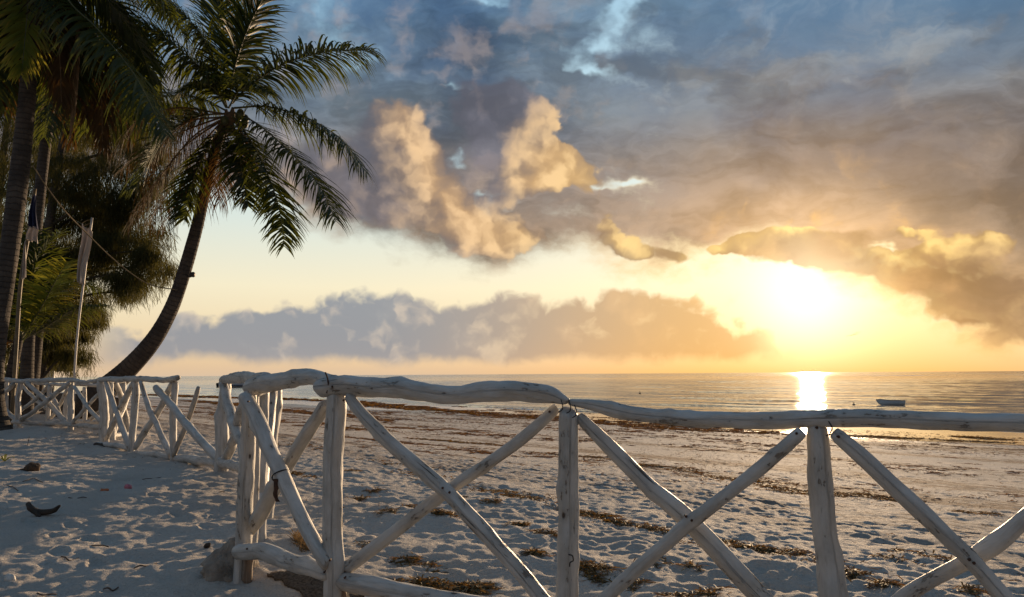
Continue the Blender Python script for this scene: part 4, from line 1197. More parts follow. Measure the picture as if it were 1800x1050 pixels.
def casuarina(label, base_px, Y, tr, r0, blobs, n, seed, hang=0.75):
    rs = np.random.default_rng(seed)
    b = at(*base_px, Y)
    t = thing('casuarina_tree', label, 'tree', (b.x, b.y, gz(b.x, b.y)), 'casuarinas behind the palms')
    pts = [list(at(x, y, Y)) for x, y in tr]
    pts[0][2] = gz(pts[0][0], pts[0][1]) - 0.1
    trunk_mesh('trunk', pts, np.linspace(r0, r0 * 0.25, len(pts)), t, segs=14, step=0.2, ringy=0.0, rough=0.12, seed=seed)
    TP = spline(pts, 60)
    # limbs, one to each clump of foliage, then drooping needle sprays along side twigs
    allV, allR = [], []
    for bi, (px, py, rx, ry, dY, share) in enumerate(blobs):
        c = np.array(at(px, py, Y + dY)); k = (Y + dY) / FPX
        j = TP[np.argmin(np.abs(TP[:, 2] - (c[2] - 0.9)))]
        mid = (j + c) / 2 + np.array([0, 0, 0.3])
        trunk_mesh('limb', [list(j), list(mid), list(c)], [0.07, 0.05, 0.02], t, segs=7, step=0.3, ringy=0, rough=0.1, seed=seed + bi)
        per = 30
        nt = max(10, int(n * share) // per)
        w = rs.normal(0, 1, (nt, 3)); w /= np.linalg.norm(w, axis=1)[:, None]
        w *= (rs.random(nt) ** 0.45 * 1.12)[:, None]
        ax = np.array([rx * k, min(rx, ry) * k * 0.9, ry * k])
        nc = 9 + int(rx / 12)
        cc = c + np.clip(rs.normal(0, 0.52, (nc, 3)), -1.15, 1.15) * ax
        pick = rs.integers(0, nc, nt)
        sub = cc[pick]
        e = sub + w * ax * rs.uniform(0.28, 0.72, nc)[pick][:, None] * np.array([1.35, 1.25, 0.6])
        root = sub + (e - sub) * rs.uniform(0.0, 0.4, (nt, 1))
        d = e - root
        o = d * np.array([1, 1, 0]); o /= np.maximum(0.05, np.linalg.norm(o, axis=1))[:, None]
        u = rs.uniform(0.1, 1.0, (nt, per, 1))
        p = root[:, None] + d[:, None] * u + rs.normal(0, 0.10, (nt, per, 3))
        p[:, :, 2] += 0.14 * np.sin(3.1 * u[:, :, 0])
        dv = o[:, None] * rs.uniform(-0.1, 0.6, (nt, per, 1)) + rs.normal(0, 0.3, (nt, per, 3))
        dv[:, :, 2] -= hang
        tassel = rs.random((nt, 1)) < 0.32
        p[:, :, 2] -= np.where(tassel, 1, 0) * rs.uniform(0, 0.55, (nt, per))
        p = p.reshape(-1, 3); dv = dv.reshape(-1, 3); dv /= np.linalg.norm(dv, axis=1)[:, None]
        m = len(p)
        ln = rs.uniform(0.16, 0.46, m)[:, None]; wd = (rs.uniform(0.004, 0.011, m) * (Y / 26))[:, None]
        a = rs.uniform(0, 6.28, m); wv = np.stack([np.cos(a), np.sin(a), a * 0], 1)
        q2 = p + dv * ln * 0.5
        d2 = dv + np.array([0, 0, -0.5]); d2 /= np.linalg.norm(d2, axis=1)[:, None]
        q3 = q2 + d2 * ln * 0.5
        allV.append(np.stack([p - wv * wd * 0.6, p + wv * wd * 0.6, q2 + wv * wd, q2 - wv * wd, q3 + wv * wd * 0.35, q3 - wv * wd * 0.35], 1))
        allR.append(np.repeat(rs.random(nt), per) * 0.6 + rs.random(m) * 0.4)
    V = np.concatenate(allV); R = np.concatenate(allR); m = len(V)
    b0 = (np.arange(m) * 6)[:, None]
    F = np.concatenate([b0 + np.array([[0, 1, 2, 3]]), b0 + np.array([[3, 2, 4, 5]])])
    UV = np.stack([np.tile([0, 0, 0.5, 0.5, 1, 1], m), np.repeat(R, 6)], 1)
    mesh_obj('crown', V.reshape(-1, 3), F, NEEDLE, t, uv=UV)

def build_back_palm():
    Y = 21.0
    base = at(46, 728, Y)
    t = thing('palm_tree', 'dark coconut palm behind the straight one with shaggy leaves over the flagpoles', 'palm tree', (base.x, base.y, gz(base.x, base.y)), 'coconut palms')
    pts = [list(at(x, y, Y)) for x, y in ((46, 728), (50, 600), (64, 400), (86, 200), (102, 40), (112, -10))]
    pts[0][2] = gz(pts[0][0], pts[0][1]) - 0.1
    trunk_mesh('trunk', pts, [0.2, 0.16, 0.15, 0.145, 0.14, 0.13], t, segs=18, seed=33)
    c = (112, -6)
    tips = [((170, -20), (230, 40), (270, 120), 20.0), ((150, 20), (190, 100), (205, 200), 20.4), ((130, 40), (150, 130), (150, 230), 20.6), ((100, 60), (92, 150), (78, 240), 20.3), ((70, 20), (30, 90), (10, 190), 21.5),
            ((60, -20), (0, 20), (-40, 110), 21.2), ((180, -60), (260, -40), (330, 40), 22.0), ((170, 10), (240, 90), (262, 190), 22.5), ((140, -80), (190, -130), (250, -120), 21.5), ((70, -80), (20, -120), (-40, -100), 21)]
    for i, (a, b, e, Y1) in enumerate(tips):
        fr(t, 300 + i, [c, a, b, e], Y, Y1, length=0.95, droop=0.75, lift=0.0, pairs=74)
    for i, (a, b, e, Y1) in enumerate((((150, 60), (176, 160), (186, 262), 20.6), ((118, 70), (124, 160), (126, 250), 20.8), ((80, 50), (60, 140), (52, 220), 20.7), ((160, 40), (214, 130), (232, 250), 21.4))):
        fr(t, 330 + i, [c, a, b, e], Y, Y1, leaf=LEAF_DRY, rib=RIB_DRY, length=0.75, droop=1.0, lift=-0.1, pairs=60, ragged=0.4, sweep=0.9)
build_back_palm()

casuarina('feathery casuarina whose drooping sprays reach towards the curved palm trunk', (60, 690), 27.0, [(50, 690), (62, 600), (78, 480), (92, 360), (110, 250), (124, 180)], 0.28,
    [(205, 430, 80, 52, 0, 0.12), (262, 440, 34, 24, -1, 0.035), (252, 478, 46, 30, -1, 0.06), (232, 512, 32, 26, 0.6, 0.03), (275, 470, 26, 20, 0.6, 0.02), (160, 385, 100, 70, 1, 0.14), (130, 470, 95, 75, 0.6, 0.15), (90, 300, 120, 95, 1, 0.12),
     (170, 300, 80, 60, -0.6, 0.08), (60, 400, 100, 100, 1, 0.12), (110, 190, 110, 90, 1.4, 0.09), (90, 520, 80, 50, -0.5, 0.08), (225, 350, 70, 50, 0, 0.08), (240, 270, 70, 60, 0.5, 0.07), (200, 200, 90, 70, 1, 0.08)], 74000, 61)
casuarina('lower casuarina branch tree behind the flagpole with sky showing under its boughs', (76, 690), 31.0, [(64, 690), (78, 640), (96, 590), (110, 550)], 0.16,
    [(158, 555, 32, 20, 0, 0.14), (120, 560, 50, 30, 0.6, 0.2), (70, 570, 66, 46, 0, 0.28), (100, 600, 52, 18, 0.6, 0.12), (128, 628, 26, 12, -0.5, 0.05), (90, 632, 40, 12, 0.5, 0.07), (30, 600, 60, 36, 0.6, 0.14)], 26000, 62)
casuarina('dark casuarina filling the gap behind the straight palm at the left edge', (-20, 700), 33.0, [(-30, 700), (-24, 560), (-8, 400), (10, 240), (30, 100)], 0.3,
    [(30, 460, 110, 120, 0, 0.2), (-20, 560, 110, 90, 0, 0.14), (30, 290, 130, 110, 0, 0.2), (40, 130, 150, 110, 0, 0.18), (180, 120, 110, 90, 1, 0.16), (60, 20, 170, 60, 0, 0.10), (190, 220, 90, 80, 0, 0.10)], 66000, 63)

# ------------------------------------------------------------------ things behind the fence on the left
CLOTH_W = make_leaf_material('pale_flag_cloth', (0.55, 0.52, 0.50), (0.60, 0.57, 0.54), (0.5, 0.42, 0.34), 0.8)
CLOTH_B = make_leaf_material('navy_flag_cloth', (0.03, 0.04, 0.10), (0.04, 0.05, 0.12), (0.04, 0.05, 0.10), 0.8)
POLE_M = plain('painted_pole', (0.50, 0.47, 0.44), 0.5, 0.15)
BAMBOO = plain('bamboo', (0.13, 0.095, 0.05), 0.6, 0.3)
ROPE = plain('rope', (0.16, 0.125, 0.07), 0.9, 0.3)
THATCH = plain('palm_thatch', (0.075, 0.055, 0.034), 0.95, 0.5, 14.0, 1.0, 60.0)
WHITE = plain('white_paint', (0.62, 0.62, 0.62), 0.5, 0.08)
HULL_DARK = plain('tarred_timber', (0.035, 0.030, 0.028), 0.7, 0.4)

def cloth(name, P00, P10, P01, P11, mat, parent, fold=0.12, waves=3, seed=0, nx=18, ny=24):
    """a hanging cloth between four corners, folded in depth, with two sides of thickness"""
    V, UV = [], []
    for j in range(ny):
        for i in range(nx):
            u, v = i / (nx - 1), j / (ny - 1)
            p = P00.lerp(P10, u).lerp(P01.lerp(P11, u), v)
            f = math.sin(u * waves * 6.283 + seed + v * 2.0) * fold * (0.35 + 0.65 * v)
            V.append((p.x + 0.25 * fold * math.sin(v * 5 + seed), p.y + f, p.z + 0.02 * math.sin(u * 9 + seed)))
            UV.append((v, (math.sin(i * 12.9 + j * 78.2) * 43758.5) % 1.0))
    idx = np.arange(nx * ny).reshape(ny, nx)
    F = np.stack([idx[:-1, :-1], idx[:-1, 1:], idx[1:, 1:], idx[1:, :-1]], -1).reshape(-1, 4)
    o = mesh_obj(name, V, F, mat, parent, uv=np.array(UV))
    m = o.modifiers.new('thickness', 'SOLIDIFY'); m.thickness = 0.004
    return o

def build_flags():
    Y = 17.2
    b = at(128, 740, Y)
    t = thing('flagpole', 'slim white flagpole rising behind the far fence with a limp white flag', 'flagpole', (b.x, b.y, gz(b.x, b.y)), 'flagpoles')
    b0 = Vector((b.x, b.y, gz(b.x, b.y) - 0.1))
    wire('pole', [b0, at(134, 610, Y), at(149, 480, Y), at(162, 383, Y)], 0.025, t, POLE_M, n=30, segs=10)
    cloth('flag', at(141, 394, Y - .05), at(160, 406, Y - .05), at(139, 498, Y - .05), at(147, 500, Y - .05), CLOTH_W, t, 0.10, 2, 1)
    for q in range(3):
        wire('cord', [at(160, 386 + 6 * q, Y), at(152, 388 + 7 * q, Y - 0.03), at(142 + 4 * q, 394 + 3 * q, Y - 0.05)], 0.008, t, ROPE, n=6, segs=5)
    Y = 16.6
    b = at(20, 735, Y)
    t = thing('flagpole', 'leaning bamboo flagpole beside the straight palm with a dark blue flag and a pale pennant', 'flagpole', (b.x, b.y, gz(b.x, b.y)), 'flagpoles')
    b0 = Vector((b.x, b.y, gz(b.x, b.y) - 0.1))
    wire('pole', [b0, at(28, 620, Y), at(36, 500, Y), at(52, 400, Y), at(61, 332, Y)], 0.042, t, BAMBOO, n=34, segs=10)
    cloth('flag', at(57, 345, Y - .06), at(61, 342, Y - .06), at(51, 398, Y - .06), at(66, 402, Y - .06), CLOTH_B, t, 0.07, 2, 2)
    cloth('flag', at(51, 397, Y - .06), at(66, 401, Y - .06), at(47, 422, Y - .06), at(67, 428, Y - .06), CLOTH_W, t, 0.06, 2, 2, ny=10)
    cloth('pennant', at(45, 424, Y - .05), at(47, 424, Y - .05), at(38, 490, Y - .05), at(46, 488, Y - .05), CLOTH_W, t, 0.05, 1, 4)
build_flags()

r = wire('rope', [at(58, 292, 14.4), at(85, 333, 14.9), at(115, 372, 15.5), at(150, 408, 16.2), at(195, 452, 16.9), at(235, 484, 17.4), at(268, 502, 17.7), at(312, 510, 17.85)], 0.013, None, ROPE, n=60, segs=6)
tag(r, 'pale rope strung from the straight palm to the curved palm trunk', 'rope')

def thatch_parasol(px, py_top, py_eave, half_px, Y, label, lean=0.0, rows=5, seed=0):
    rs = np.random.default_rng(seed)
    top = at(px, py_top, Y); k = Y / FPX
    ze = at(px, py_eave, Y).z; R = half_px * k
    g = gz(top.x, top.y)
    t = thing('thatched_parasol', label, 'parasol', (top.x, top.y, g), 'thatched beach parasols')
    wire('pole', [Vector((top.x + lean, top.y, g - 0.2)), Vector((top.x + lean * 0.4, top.y, (g + ze) / 2)), Vector((top.x, top.y, top.z - 0.05))], 0.07, t, HULL_DARK, n=12, segs=10)
    for q in range(rows):
        f0, f1 = q / rows, (q + 1.25) / rows
        V, F = [], []
        n = 64
        for i in range(n):
            a = i / n * 6.2832
            for f, up, jit in ((f0, 0.05, 0.02), (f1, 0.03, 0.10), (f1 * 0.98, -0.04, 0.10)):
                rr = R * min(f, 1.05) * (1 + rs.uniform(-jit, jit)) + 0.03
                z = top.z + (ze - top.z) * (min(f, 1.05) ** 1.25) + up * 1.6 + rs.uniform(-jit, jit) * 0.9
                V.append((top.x + rr * math.cos(a), top.y + rr * math.sin(a), z))
        for i in range(n):
            a, b = 3 * i, 3 * ((i + 1) % n)
            F += [(a, b, b + 1, a + 1), (a + 1, b + 1, b + 2, a + 2), (a + 2, b + 2, b, a)]
        mesh_obj('thatch_tier', V, F, THATCH, t, smooth=False)
thatch_parasol(92, 622, 650, 26, 42.0, 'wide thatched parasol over the white sign beside the flagpole', -0.5, seed=1)
thatch_parasol(42, 616, 648, 24, 40.0, 'thatched parasol half hidden behind the young palm trunk', 0.2, seed=2)

def board(px0, px1, py0, py1, Y):
    a = at(px0, py0, Y); b = at(px1, py1, Y)
    c = Vector(((a.x + b.x) / 2, Y, 0)); g = gz(c.x, Y)
    t = thing('notice_board', 'plain white board on two legs under the thatched parasol', 'board', (c.x, Y, g))
    V = []
    hx = abs(b.x - a.x) / 2; z0, z1 = min(a.z, b.z), max(a.z, b.z)
    bm = bmesh.new(); bmesh.ops.create_cube(bm, size=1.0)
    bmesh.ops.scale(bm, vec=(hx * 2, 0.05, z1 - z0), verts=bm.verts); bmesh.ops.bevel(bm, geom=bm.edges[:], offset=0.01, segments=1)
    V = [(v.co.x + c.x, v.co.y + Y, v.co.z + (z0 + z1) / 2) for v in bm.verts]; F = [[v.index for v in f.verts] for f in bm.faces]
    bm.free()
    mesh_obj('panel', V, F, WHITE, t, smooth=False)
    for s in (-1, 1):
        wire('leg', [Vector((c.x + s * hx * 0.8, Y + 0.06, g - 0.2)), Vector((c.x + s * hx * 0.8, Y + 0.06, z1))], 0.035, t, HULL_DARK, n=4, segs=8)
    for z in (z1 - 0.02, z0 + 0.02):
        wire('frame_bar', [Vector((c.x - hx, Y - 0.035, z)), Vector((c.x + hx, Y - 0.035, z))], 0.03, t, WHITE, n=4, segs=6)
board(74, 95, 653, 672, 36.0)

# ------------------------------------------------------------------ boats
def hull_mesh(L, Bm, H, n=22, sheer=0.3, stem=0.45, transom=0.75):
    """open boat along +x (bow), resting at z=0; outer shell, gunwale rim, inside"""
    V, F = [], []
    secs = []
    for i in range(n):
        u = i / (n - 1)
        w = Bm / 2 * (transom + (1 - transom) * min(1, u * 3.0)) * (1 - max(0, (u - 0.45) / 0.55) ** 2.2)
        w = max(w, 0.012)
        top = H * (1 + sheer * max(0, u - 0.3) ** 1.6 * 1.6)
        kz = H * 0.42 * max(0, (u - 0.82) / 0.18) ** 2
        x = L * u
        row = []
        for j in range(9):
            a = j / 8
            yy = w * math.sin(a * math.pi / 2) ** 0.7
            zz = kz + (top - kz) * (1 - math.cos(a * math.pi / 2)) ** 0.85
            row.append((x + stem * a * max(0, (u - 0.8) / 0.2), yy, zz))
        secs.append(row)
    def shell(scale, dz):
        b = len(V)
        for row in secs:
            full = [(x, -y * scale, max(z + dz, 0) if z < 0.999 * row[-1][2] else z) for x, y, z in row[::-1]] + [(x, y * scale, max(z + dz, 0) if z < 0.999 * row[-1][2] else z) for x, y, z in row[1:]]
            V.extend(full)
        return b
    m = 17
    o = shell(1.0, 0.0); q = shell(0.9, H * 0.10)
    for i in range(n - 1):
        for j in range(m - 1):
            a = o + i * m + j
            F.append((a, a + 1, a + m + 1, a + m))
            a = q + i * m + j
            F.append((a + m, a + m + 1, a + 1, a))
        for j in (0, m - 1):
            a, b = o + i * m + j, q + i * m + j
            F.append((a, a + m, b + m, b) if j else (b, b + m, a + m, a))
    F.append(tuple(o + j for j in range(m - 1, -1, -1)))
    return V, F

def place(V, org, rz, sc=1.0):
    c, s = math.cos(rz), math.sin(rz)
    return [(org[0] + (x * c - y * s) * sc, org[1] + (x * s + y * c) * sc, org[2] + z * sc) for x, y, z in V]

def box_verts(c, sz):
    x, y, z = c; a, b, d = (k / 2 for k in sz)
    V = [(x + i * a, y + j * b, z + k * d) for i in (-1, 1) for j in (-1, 1) for k in (-1, 1)]
    return V, [(0, 1, 3, 2), (4, 6, 7, 5), (0, 4, 5, 1), (2, 3, 7, 6), (0, 2, 6, 4), (1, 5, 7, 3)]

def build_boats():
    d = ray(1588, 711.5); k = (WATER_Z - CAM_H) / d.z; p = CAM_P + d * k
    HULL = plain('grey_blue_hull', (0.66, 0.69, 0.72), 0.5, 0.15)
    IN = plain('boat_inside', (0.30, 0.28, 0.25), 0.7, 0.2)
    L = 46 / FPX * p.y
    org = (p.x, p.y, WATER_Z - 0.10); rz = math.pi + 0.06
    t = thing('rowing_boat', 'small open rowing boat afloat right of the sun glitter', 'boat', org)
    V, F = hull_mesh(L * 0.96, 0.95, 0.48, stem=0.28)
    mesh_obj('hull', place(V, org, rz), F, HULL, t)
    for u in (0.25, 0.5, 0.72):
        bv, bf = box_verts((L * u, 0, 0.34), (0.2, 0.74 if u < 0.6 else 0.5, 0.035))
        mesh_obj('thwart', place(bv, org, rz), bf, IN, t, smooth=False)
    for s in (-1, 1):
        pts = [(L * u * 0.96, s * (0.95 / 2 * (0.75 + 0.25 * min(1, u * 3)) * (1 - max(0, (u - 0.45) / 0.55) ** 2.2)), 0.48 * (1 + 0.3 * max(0, u - 0.3) ** 1.6 * 1.6)) for u in np.linspace(0, 0.97, 9)]
        wire('gunwale', [Vector(q) for q in place(pts, org, rz)], 0.025, t, IN, n=24, segs=6)
    # motor boat further out
    d = ray(386, 681.5); k = (WATER_Z - CAM_H) / d.z; p = CAM_P + d * k
    Y = p.y; L = 96 / FPX * Y
    org = (p.x, p.y, WATER_Z - 0.2); rz = 0.05
    t = thing('motor_boat', 'white motor boat with a canopy moored behind the gap in the fence', 'boat', org)
    H = 9 / FPX * Y
    V, F = hull_mesh(L, 2.6, H + 0.2, sheer=0.5, stem=0.8)
    mesh_obj('hull', place(V, org, rz), F, WHITE, t)
    bv, bf = box_verts((L * 0.45, 0, H * 0.45 + 0.1), (L * 0.8, 2.66, 0.18)); mesh_obj('stripe', place(bv, org, rz), bf, plain('navy_paint', (0.02, 0.04, 0.09)), t, smooth=False)
    ztop = (22 / FPX) * Y
    bv, bf = box_verts((L * 0.22, 0, ztop), (16 / FPX * Y, 1.9, 0.07)); mesh_obj('canopy', place(bv, org, rz), bf, WHITE, t, smooth=False)
    for a in (-1, 1):
        for b in (-1, 1):
            q = place([(L * 0.22 + a * 7 / FPX * Y, b * 0.85, H * 0.9), (L * 0.22 + a * 7 / FPX * Y, b * 0.85, ztop)], org, rz)
            wire('canopy_post', [Vector(q[0]), Vector(q[1])], 0.035, t, WHITE, n=3, segs=6)
    for s in (-0.45, 0.45):
        bv, bf = box_verts((-0.45, s, H * 0.75), (0.55, 0.42, 0.75)); e = mesh_obj('outboard_motor', place(bv, org, rz), bf, WIRE, t, smooth=False)
        e.modifiers.new('round', 'BEVEL').width = 0.12
        bv, bf = box_verts((-0.5, s, H * 0.2), (0.25, 0.2, 0.8)); mesh_obj('motor_leg', place(bv, org, rz), bf, WIRE, e, smooth=False)
    # mooring buoys
    for (px, py, rr, lab) in ((1501, 713.5, 0.17, 'small dark mooring buoy just left of the rowing boat'), (1125, 692, 0.16, 'tiny dark mooring buoy on the open water left of the glitter')):
        d = ray(px, py); k = (WATER_Z - CAM_H) / d.z; p = CAM_P + d * k
        t = thing('mooring_buoy', lab, 'buoy', (p.x, p.y, WATER_Z), 'mooring buoys')
        V, F = [], []
        prof = [(0.0, -0.6), (0.7, -0.5), (1.0, 0.0), (0.8, 0.6), (0.35, 0.95), (0.12, 1.05), (0.12, 1.4), (0.0, 1.45)]
        for r0, z0 in prof:
            for i in range(14):
                a = i / 14 * 6.2832
                V.append((p.x + max(r0, 0.01) * rr * math.cos(a), p.y + max(r0, 0.01) * rr * math.sin(a), WATER_Z + z0 * rr))
        idx = np.arange(len(prof) * 14).reshape(-1, 14); nx = np.roll(idx, -1, 1)
        mesh_obj('float', V, np.stack([idx[:-1], nx[:-1], nx[1:], idx[1:]], -1).reshape(-1, 4), HULL_DARK, t)
        wire('ring', [Vector((p.x + 0.3 * rr * math.cos(a), p.y, WATER_Z + rr * (1.65 + 0.3 * math.sin(a)))) for a in np.linspace(0, 6.28, 9)], 0.015, t, WIRE, n=16, segs=5)
    # upturned canoe on the sand behind the far fence
    b = at(48, 692, 26.0)
    t = thing('canoe', 'dark upturned canoe lying on the sand beyond the far fence', 'boat', (b.x, b.y, gz(b.x, b.y)))
    V, F = hull_mesh(4.2, 0.9, 0.55, stem=0.2)
    V = [(x - 1.2, -y, 0.62 - z) for x, y, z in V]
    mesh_obj('hull', place(V, (b.x, b.y, gz(b.x, b.y)), 0.25), F, plain('ochre_hull', (0.12, 0.07, 0.035), 0.6, 0.4), t)
    q = place([(-1.1, 0, 0.63), (1.0, 0, 0.635), (2.9, 0, 0.45)], (b.x, b.y, gz(b.x, b.y)), 0.25)
    wire('keel', [Vector(v) for v in q], 0.03, t, HULL_DARK, n=12, segs=6)
build_boats()

# shrub by the young palm
def build_shrub():
    b = at(32, 690, 27.0); rs = np.random.default_rng(8)
    t = thing('shrub', 'small bright green shrub beneath the thatched parasols', 'shrub', (b.x, b.y, gz(b.x, b.y)))
    c = np.array(at(34, 662, 27.0)); n = 900
    w = rs.normal(0, 1, (n, 3)); w /= np.linalg.norm(w, axis=1)[:, None]; w *= (rs.random(n) ** 0.4)[:, None]
    p = c + w * np.array([0.55, 0.5, 0.5])
    a = rs.normal(0, 1, (n, 3)); a /= np.linalg.norm(a, axis=1)[:, None]
    bb = np.cross(a, rs.normal(0, 1, (n, 3))); bb /= np.linalg.norm(bb, axis=1)[:, None]
    V = np.stack([p - a * 0.09, p + bb * 0.035, p + a * 0.09, p - bb * 0.035], 1).reshape(-1, 3)
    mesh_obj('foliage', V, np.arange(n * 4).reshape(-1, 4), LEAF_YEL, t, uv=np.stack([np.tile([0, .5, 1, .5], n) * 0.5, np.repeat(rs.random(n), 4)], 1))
    for i in range(5):
        e = c + rs.normal(0, 0.25, 3)
        wire('stem', [Vector((b.x, b.y, gz(b.x, b.y) - 0.05)), Vector(((b.x + e[0]) / 2 + 0.05, b.y, (b.z + e[2]) / 2)), Vector(e)], 0.018, t, BAMBOO, n=8, segs=5)
build_shrub()

# ------------------------------------------------------------------ on the sand
def make_weed_material():
    m, N, b, out = material('drift_weed')
    uv = uvc(N); u, v, _ = N.sep(uv)
    red = N.ss(u, 0.45, 0.55)
    c = N.mix(v, (0.060, 0.042, 0.015), (0.20, 0.13, 0.035))
    c = N.mix(red, c, N.mix(v, (0.075, 0.028, 0.016), (0.15, 0.058, 0.03)))
    N.put(b.inputs['Base Color'], c); b.inputs['Roughness'].default_value = 0.65
    tr = N.new('ShaderNodeBsdfTranslucent'); N.put(tr.inputs[0], N.mix(v, (0.16, 0.07, 0.01), (0.30, 0.15, 0.02)))
    mx = N.new('ShaderNodeMixShader'); mx.inputs[0].default_value = 0.34
    N.link(b.outputs[0], mx.inputs[1]); N.link(tr.outputs[0], mx.inputs[2]); N.link(mx.outputs[0], out.inputs[0])
    return m
WEED = make_weed_material()

def strands(cx, cy, hz, ln, wd, rs, red):
    """curved ribbons lying on the sand at given spots: verts, faces, uv"""
    n = len(cx)
    th = rs.uniform(0, 6.283, n); cur = rs.normal(0, 1.3, n)
    gzv = ground_z(cx, cy)
    P = []
    x, y = cx.copy(), cy.copy()
    z0 = gzv + hz
    K = 3
    for k in range(K + 1):
        P.append((x.copy(), y.copy(), z0 + rs.normal(0, 0.10, n) * np.minimum(ln, 0.06) * (1 if 0 < k < K else 0.6)))
        x = x + np.cos(th) * ln / K; y = y + np.sin(th) * ln / K; th = th + cur / K
    V = np.zeros((n, (K + 1) * 2, 3))
    rv = rs.random(n)
    tilt = rs.uniform(0, 1.0, n)
    for k in range(K + 1):
        w = wd * (1.0 if 0 < k < K else 0.5)
        a = th + 1.57
        for s, j in ((-1, 0), (1, 1)):
            V[:, 2 * k + j, 0] = P[k][0] + s * np.cos(a) * w * (1 - 0.5 * tilt)
            V[:, 2 * k + j, 1] = P[k][1] + s * np.sin(a) * w * (1 - 0.5 * tilt)
            V[:, 2 * k + j, 2] = P[k][2] + s * w * tilt * 0.4 + 0.004
    b0 = (np.arange(n) * (K + 1) * 2)[:, None]
    F = np.concatenate([b0 + np.array([[2 * k, 2 * k + 1, 2 * k + 3, 2 * k + 2]]) for k in range(K)])
    UV = np.stack([np.repeat(red, (K + 1) * 2), np.repeat(rv, (K + 1) * 2)], 1)
    return V.reshape(-1, 3), F, UV

def build_wrack():
    rs = np.random.default_rng(77)
    X, Y, H, LN, WD, RED = [], [], [], [], [], []
    def clump(cx, cy, r_al, r_s, n, h, ln, wd, red=0.0):
        """heap stretched along the shore"""
        nb = 7; pk = rs.integers(0, nb, n); a = (rs.normal(0, 0.55, nb)[pk] + rs.normal(0, 0.2, n)) * r_al; b = (rs.normal(0, 0.55, nb)[pk] + rs.normal(0, 0.28, n)) * r_s
        d = np.exp(-(a / r_al) ** 2 * 2 - (b / r_s) ** 2 * 2)
        X.append(cx - NS[1] * a + NS[0] * b); Y.append(cy + NS[0] * a + NS[1] * b)
        H.append(rs.random(n) * h * 0.16 * d + 0.001); LN.append(rs.uniform(0.5, 1.3, n) * ln); WD.append(rs.uniform(0.6, 1.3, n) * wd)
        RED.append(np.full(n, red))
    def pc(px, py, w_px, h, n, red=0.0, ratio=0.3, ln=0.09, wd=0.005):
        p = beach_hit(px, py); k = p.y / FPX
        r = w_px * k * 1.05
        clump(p.x, p.y, r, max(0.06, r * ratio * 1.15), n, h, ln * (0.8 + 0.03 * p.y), wd * (0.8 + 0.10 * p.y), red)
    # nearest heaps, one by one
    for px, py, w, h, n in ((830, 1030, 34, 0.08, 900), (760, 1028, 60, 0.045, 900), (700, 1022, 40, 0.03, 350), (722, 988, 36, 0.035, 420), (640, 960, 16, 0.02, 90), (780, 908, 34, 0.035, 420), (715, 892, 26, 0.03, 220),
                            (790, 878, 30, 0.03, 260), (918, 927, 20, 0.03, 200), (968, 940, 22, 0.04, 300), (932, 974, 16, 0.03, 200), (630, 878, 14, 0.02, 140), (660, 866, 16, 0.02, 140), (685, 905, 20, 0.02, 160),
                            (1045, 996, 34, 0.045, 560), (1040, 1012, 30, 0.03, 260), (1115, 1024, 16, 0.03, 160), (1190, 1048, 20, 0.03, 160), (1250, 1046, 14, 0.03, 130), (1040, 902, 36, 0.045, 600), (1085, 915, 32, 0.03, 420),
                            (1130, 924, 34, 0.03, 420), (1175, 932, 30, 0.03, 420), (1325, 968, 26, 0.03, 320), (1350, 972, 24, 0.035, 320), (1270, 950, 30, 0.02, 200), (1395, 978, 26, 0.02, 200), (1500, 1015, 30, 0.02, 200),
                            (1560, 1036, 26, 0.03, 240), (1700, 1046, 26, 0.02, 160), (1560, 985, 30, 0.015, 120), (520, 835, 26, 0.03, 260), (545, 842, 18, 0.02, 120), (620, 832, 14, 0.015, 90),
                            (1640, 985, 30, 0.015, 120), (1585, 968, 30, 0.015, 110), (1150, 990, 20, 0.015, 90), (1210, 1000, 20, 0.015, 90), (860, 888, 20, 0.02, 120), (880, 872, 40, 0.02, 240), (940, 885, 36, 0.025, 240)):
        pc(px, py, w, h, int(n * 0.45))
    # strips of weed along former tide lines
    def strip(pix, n, h, ln, wd, jit, red=0.0, gap=0.35):
        pts = np.array([[*beach_hit(*p)] for p in pix])
        C = spline(pts, n)
        g = fbm(np.arange(n) * 0.045 + len(pix), np.zeros(n) + pix[0][1], 3, 5)
        for i in np.where(g > -gap)[0][::1]:
            p = C[i]; k = 0.6 + p[1] * 0.045
            m = max(3, int((15 + min(14, p[1] * 0.5)) * (0.3 + g[i] + gap)))
            big = np.exp(rs.normal(0, 0.5)); clump(p[0] + rs.normal(0, jit * 1.8), p[1] + rs.normal(0, jit * 1.8), 0.2 * k * big, 0.065 * k * big, m, h * (0.4 + rs.random()), ln * k, wd * k * (1.0 + 0.012 * p[1]), red)
    strip([(600, 752), (660, 756), (740, 772), (850, 782), (980, 800), (1060, 805)], 160, 0.05, 0.11, 0.010, 0.10, gap=0.2)
    strip([(1120, 818), (1180, 824), (1260, 838), (1330, 846), (1400, 852)], 90, 0.06, 0.11, 0.010, 0.10, gap=0.25)
    strip([(1230, 838), (1300, 846), (1400, 866), (1480, 872), (1560, 880)], 90, 0.05, 0.10, 0.009, 0.09, gap=0.2)
    strip([(1480, 868), (1560, 876), (1620, 895), (1700, 905), (1790, 912), (1880, 920)], 120, 0.06, 0.10, 0.009, 0.07, gap=0.3)
    strip([(690, 828), (740, 836), (800, 855), (860, 862), (960, 885)], 90, 0.04, 0.10, 0.008, 0.08, gap=0.2)
    strip([(1010, 900), (1090, 915), (1180, 930), (1240, 938)], 70, 0.035, 0.09, 0.006, 0.05, gap=0.3)
    strip([(1240, 955), (1320, 966), (1420, 985), (1520, 1020)], 70, 0.03, 0.09, 0.006, 0.06, gap=0.1)
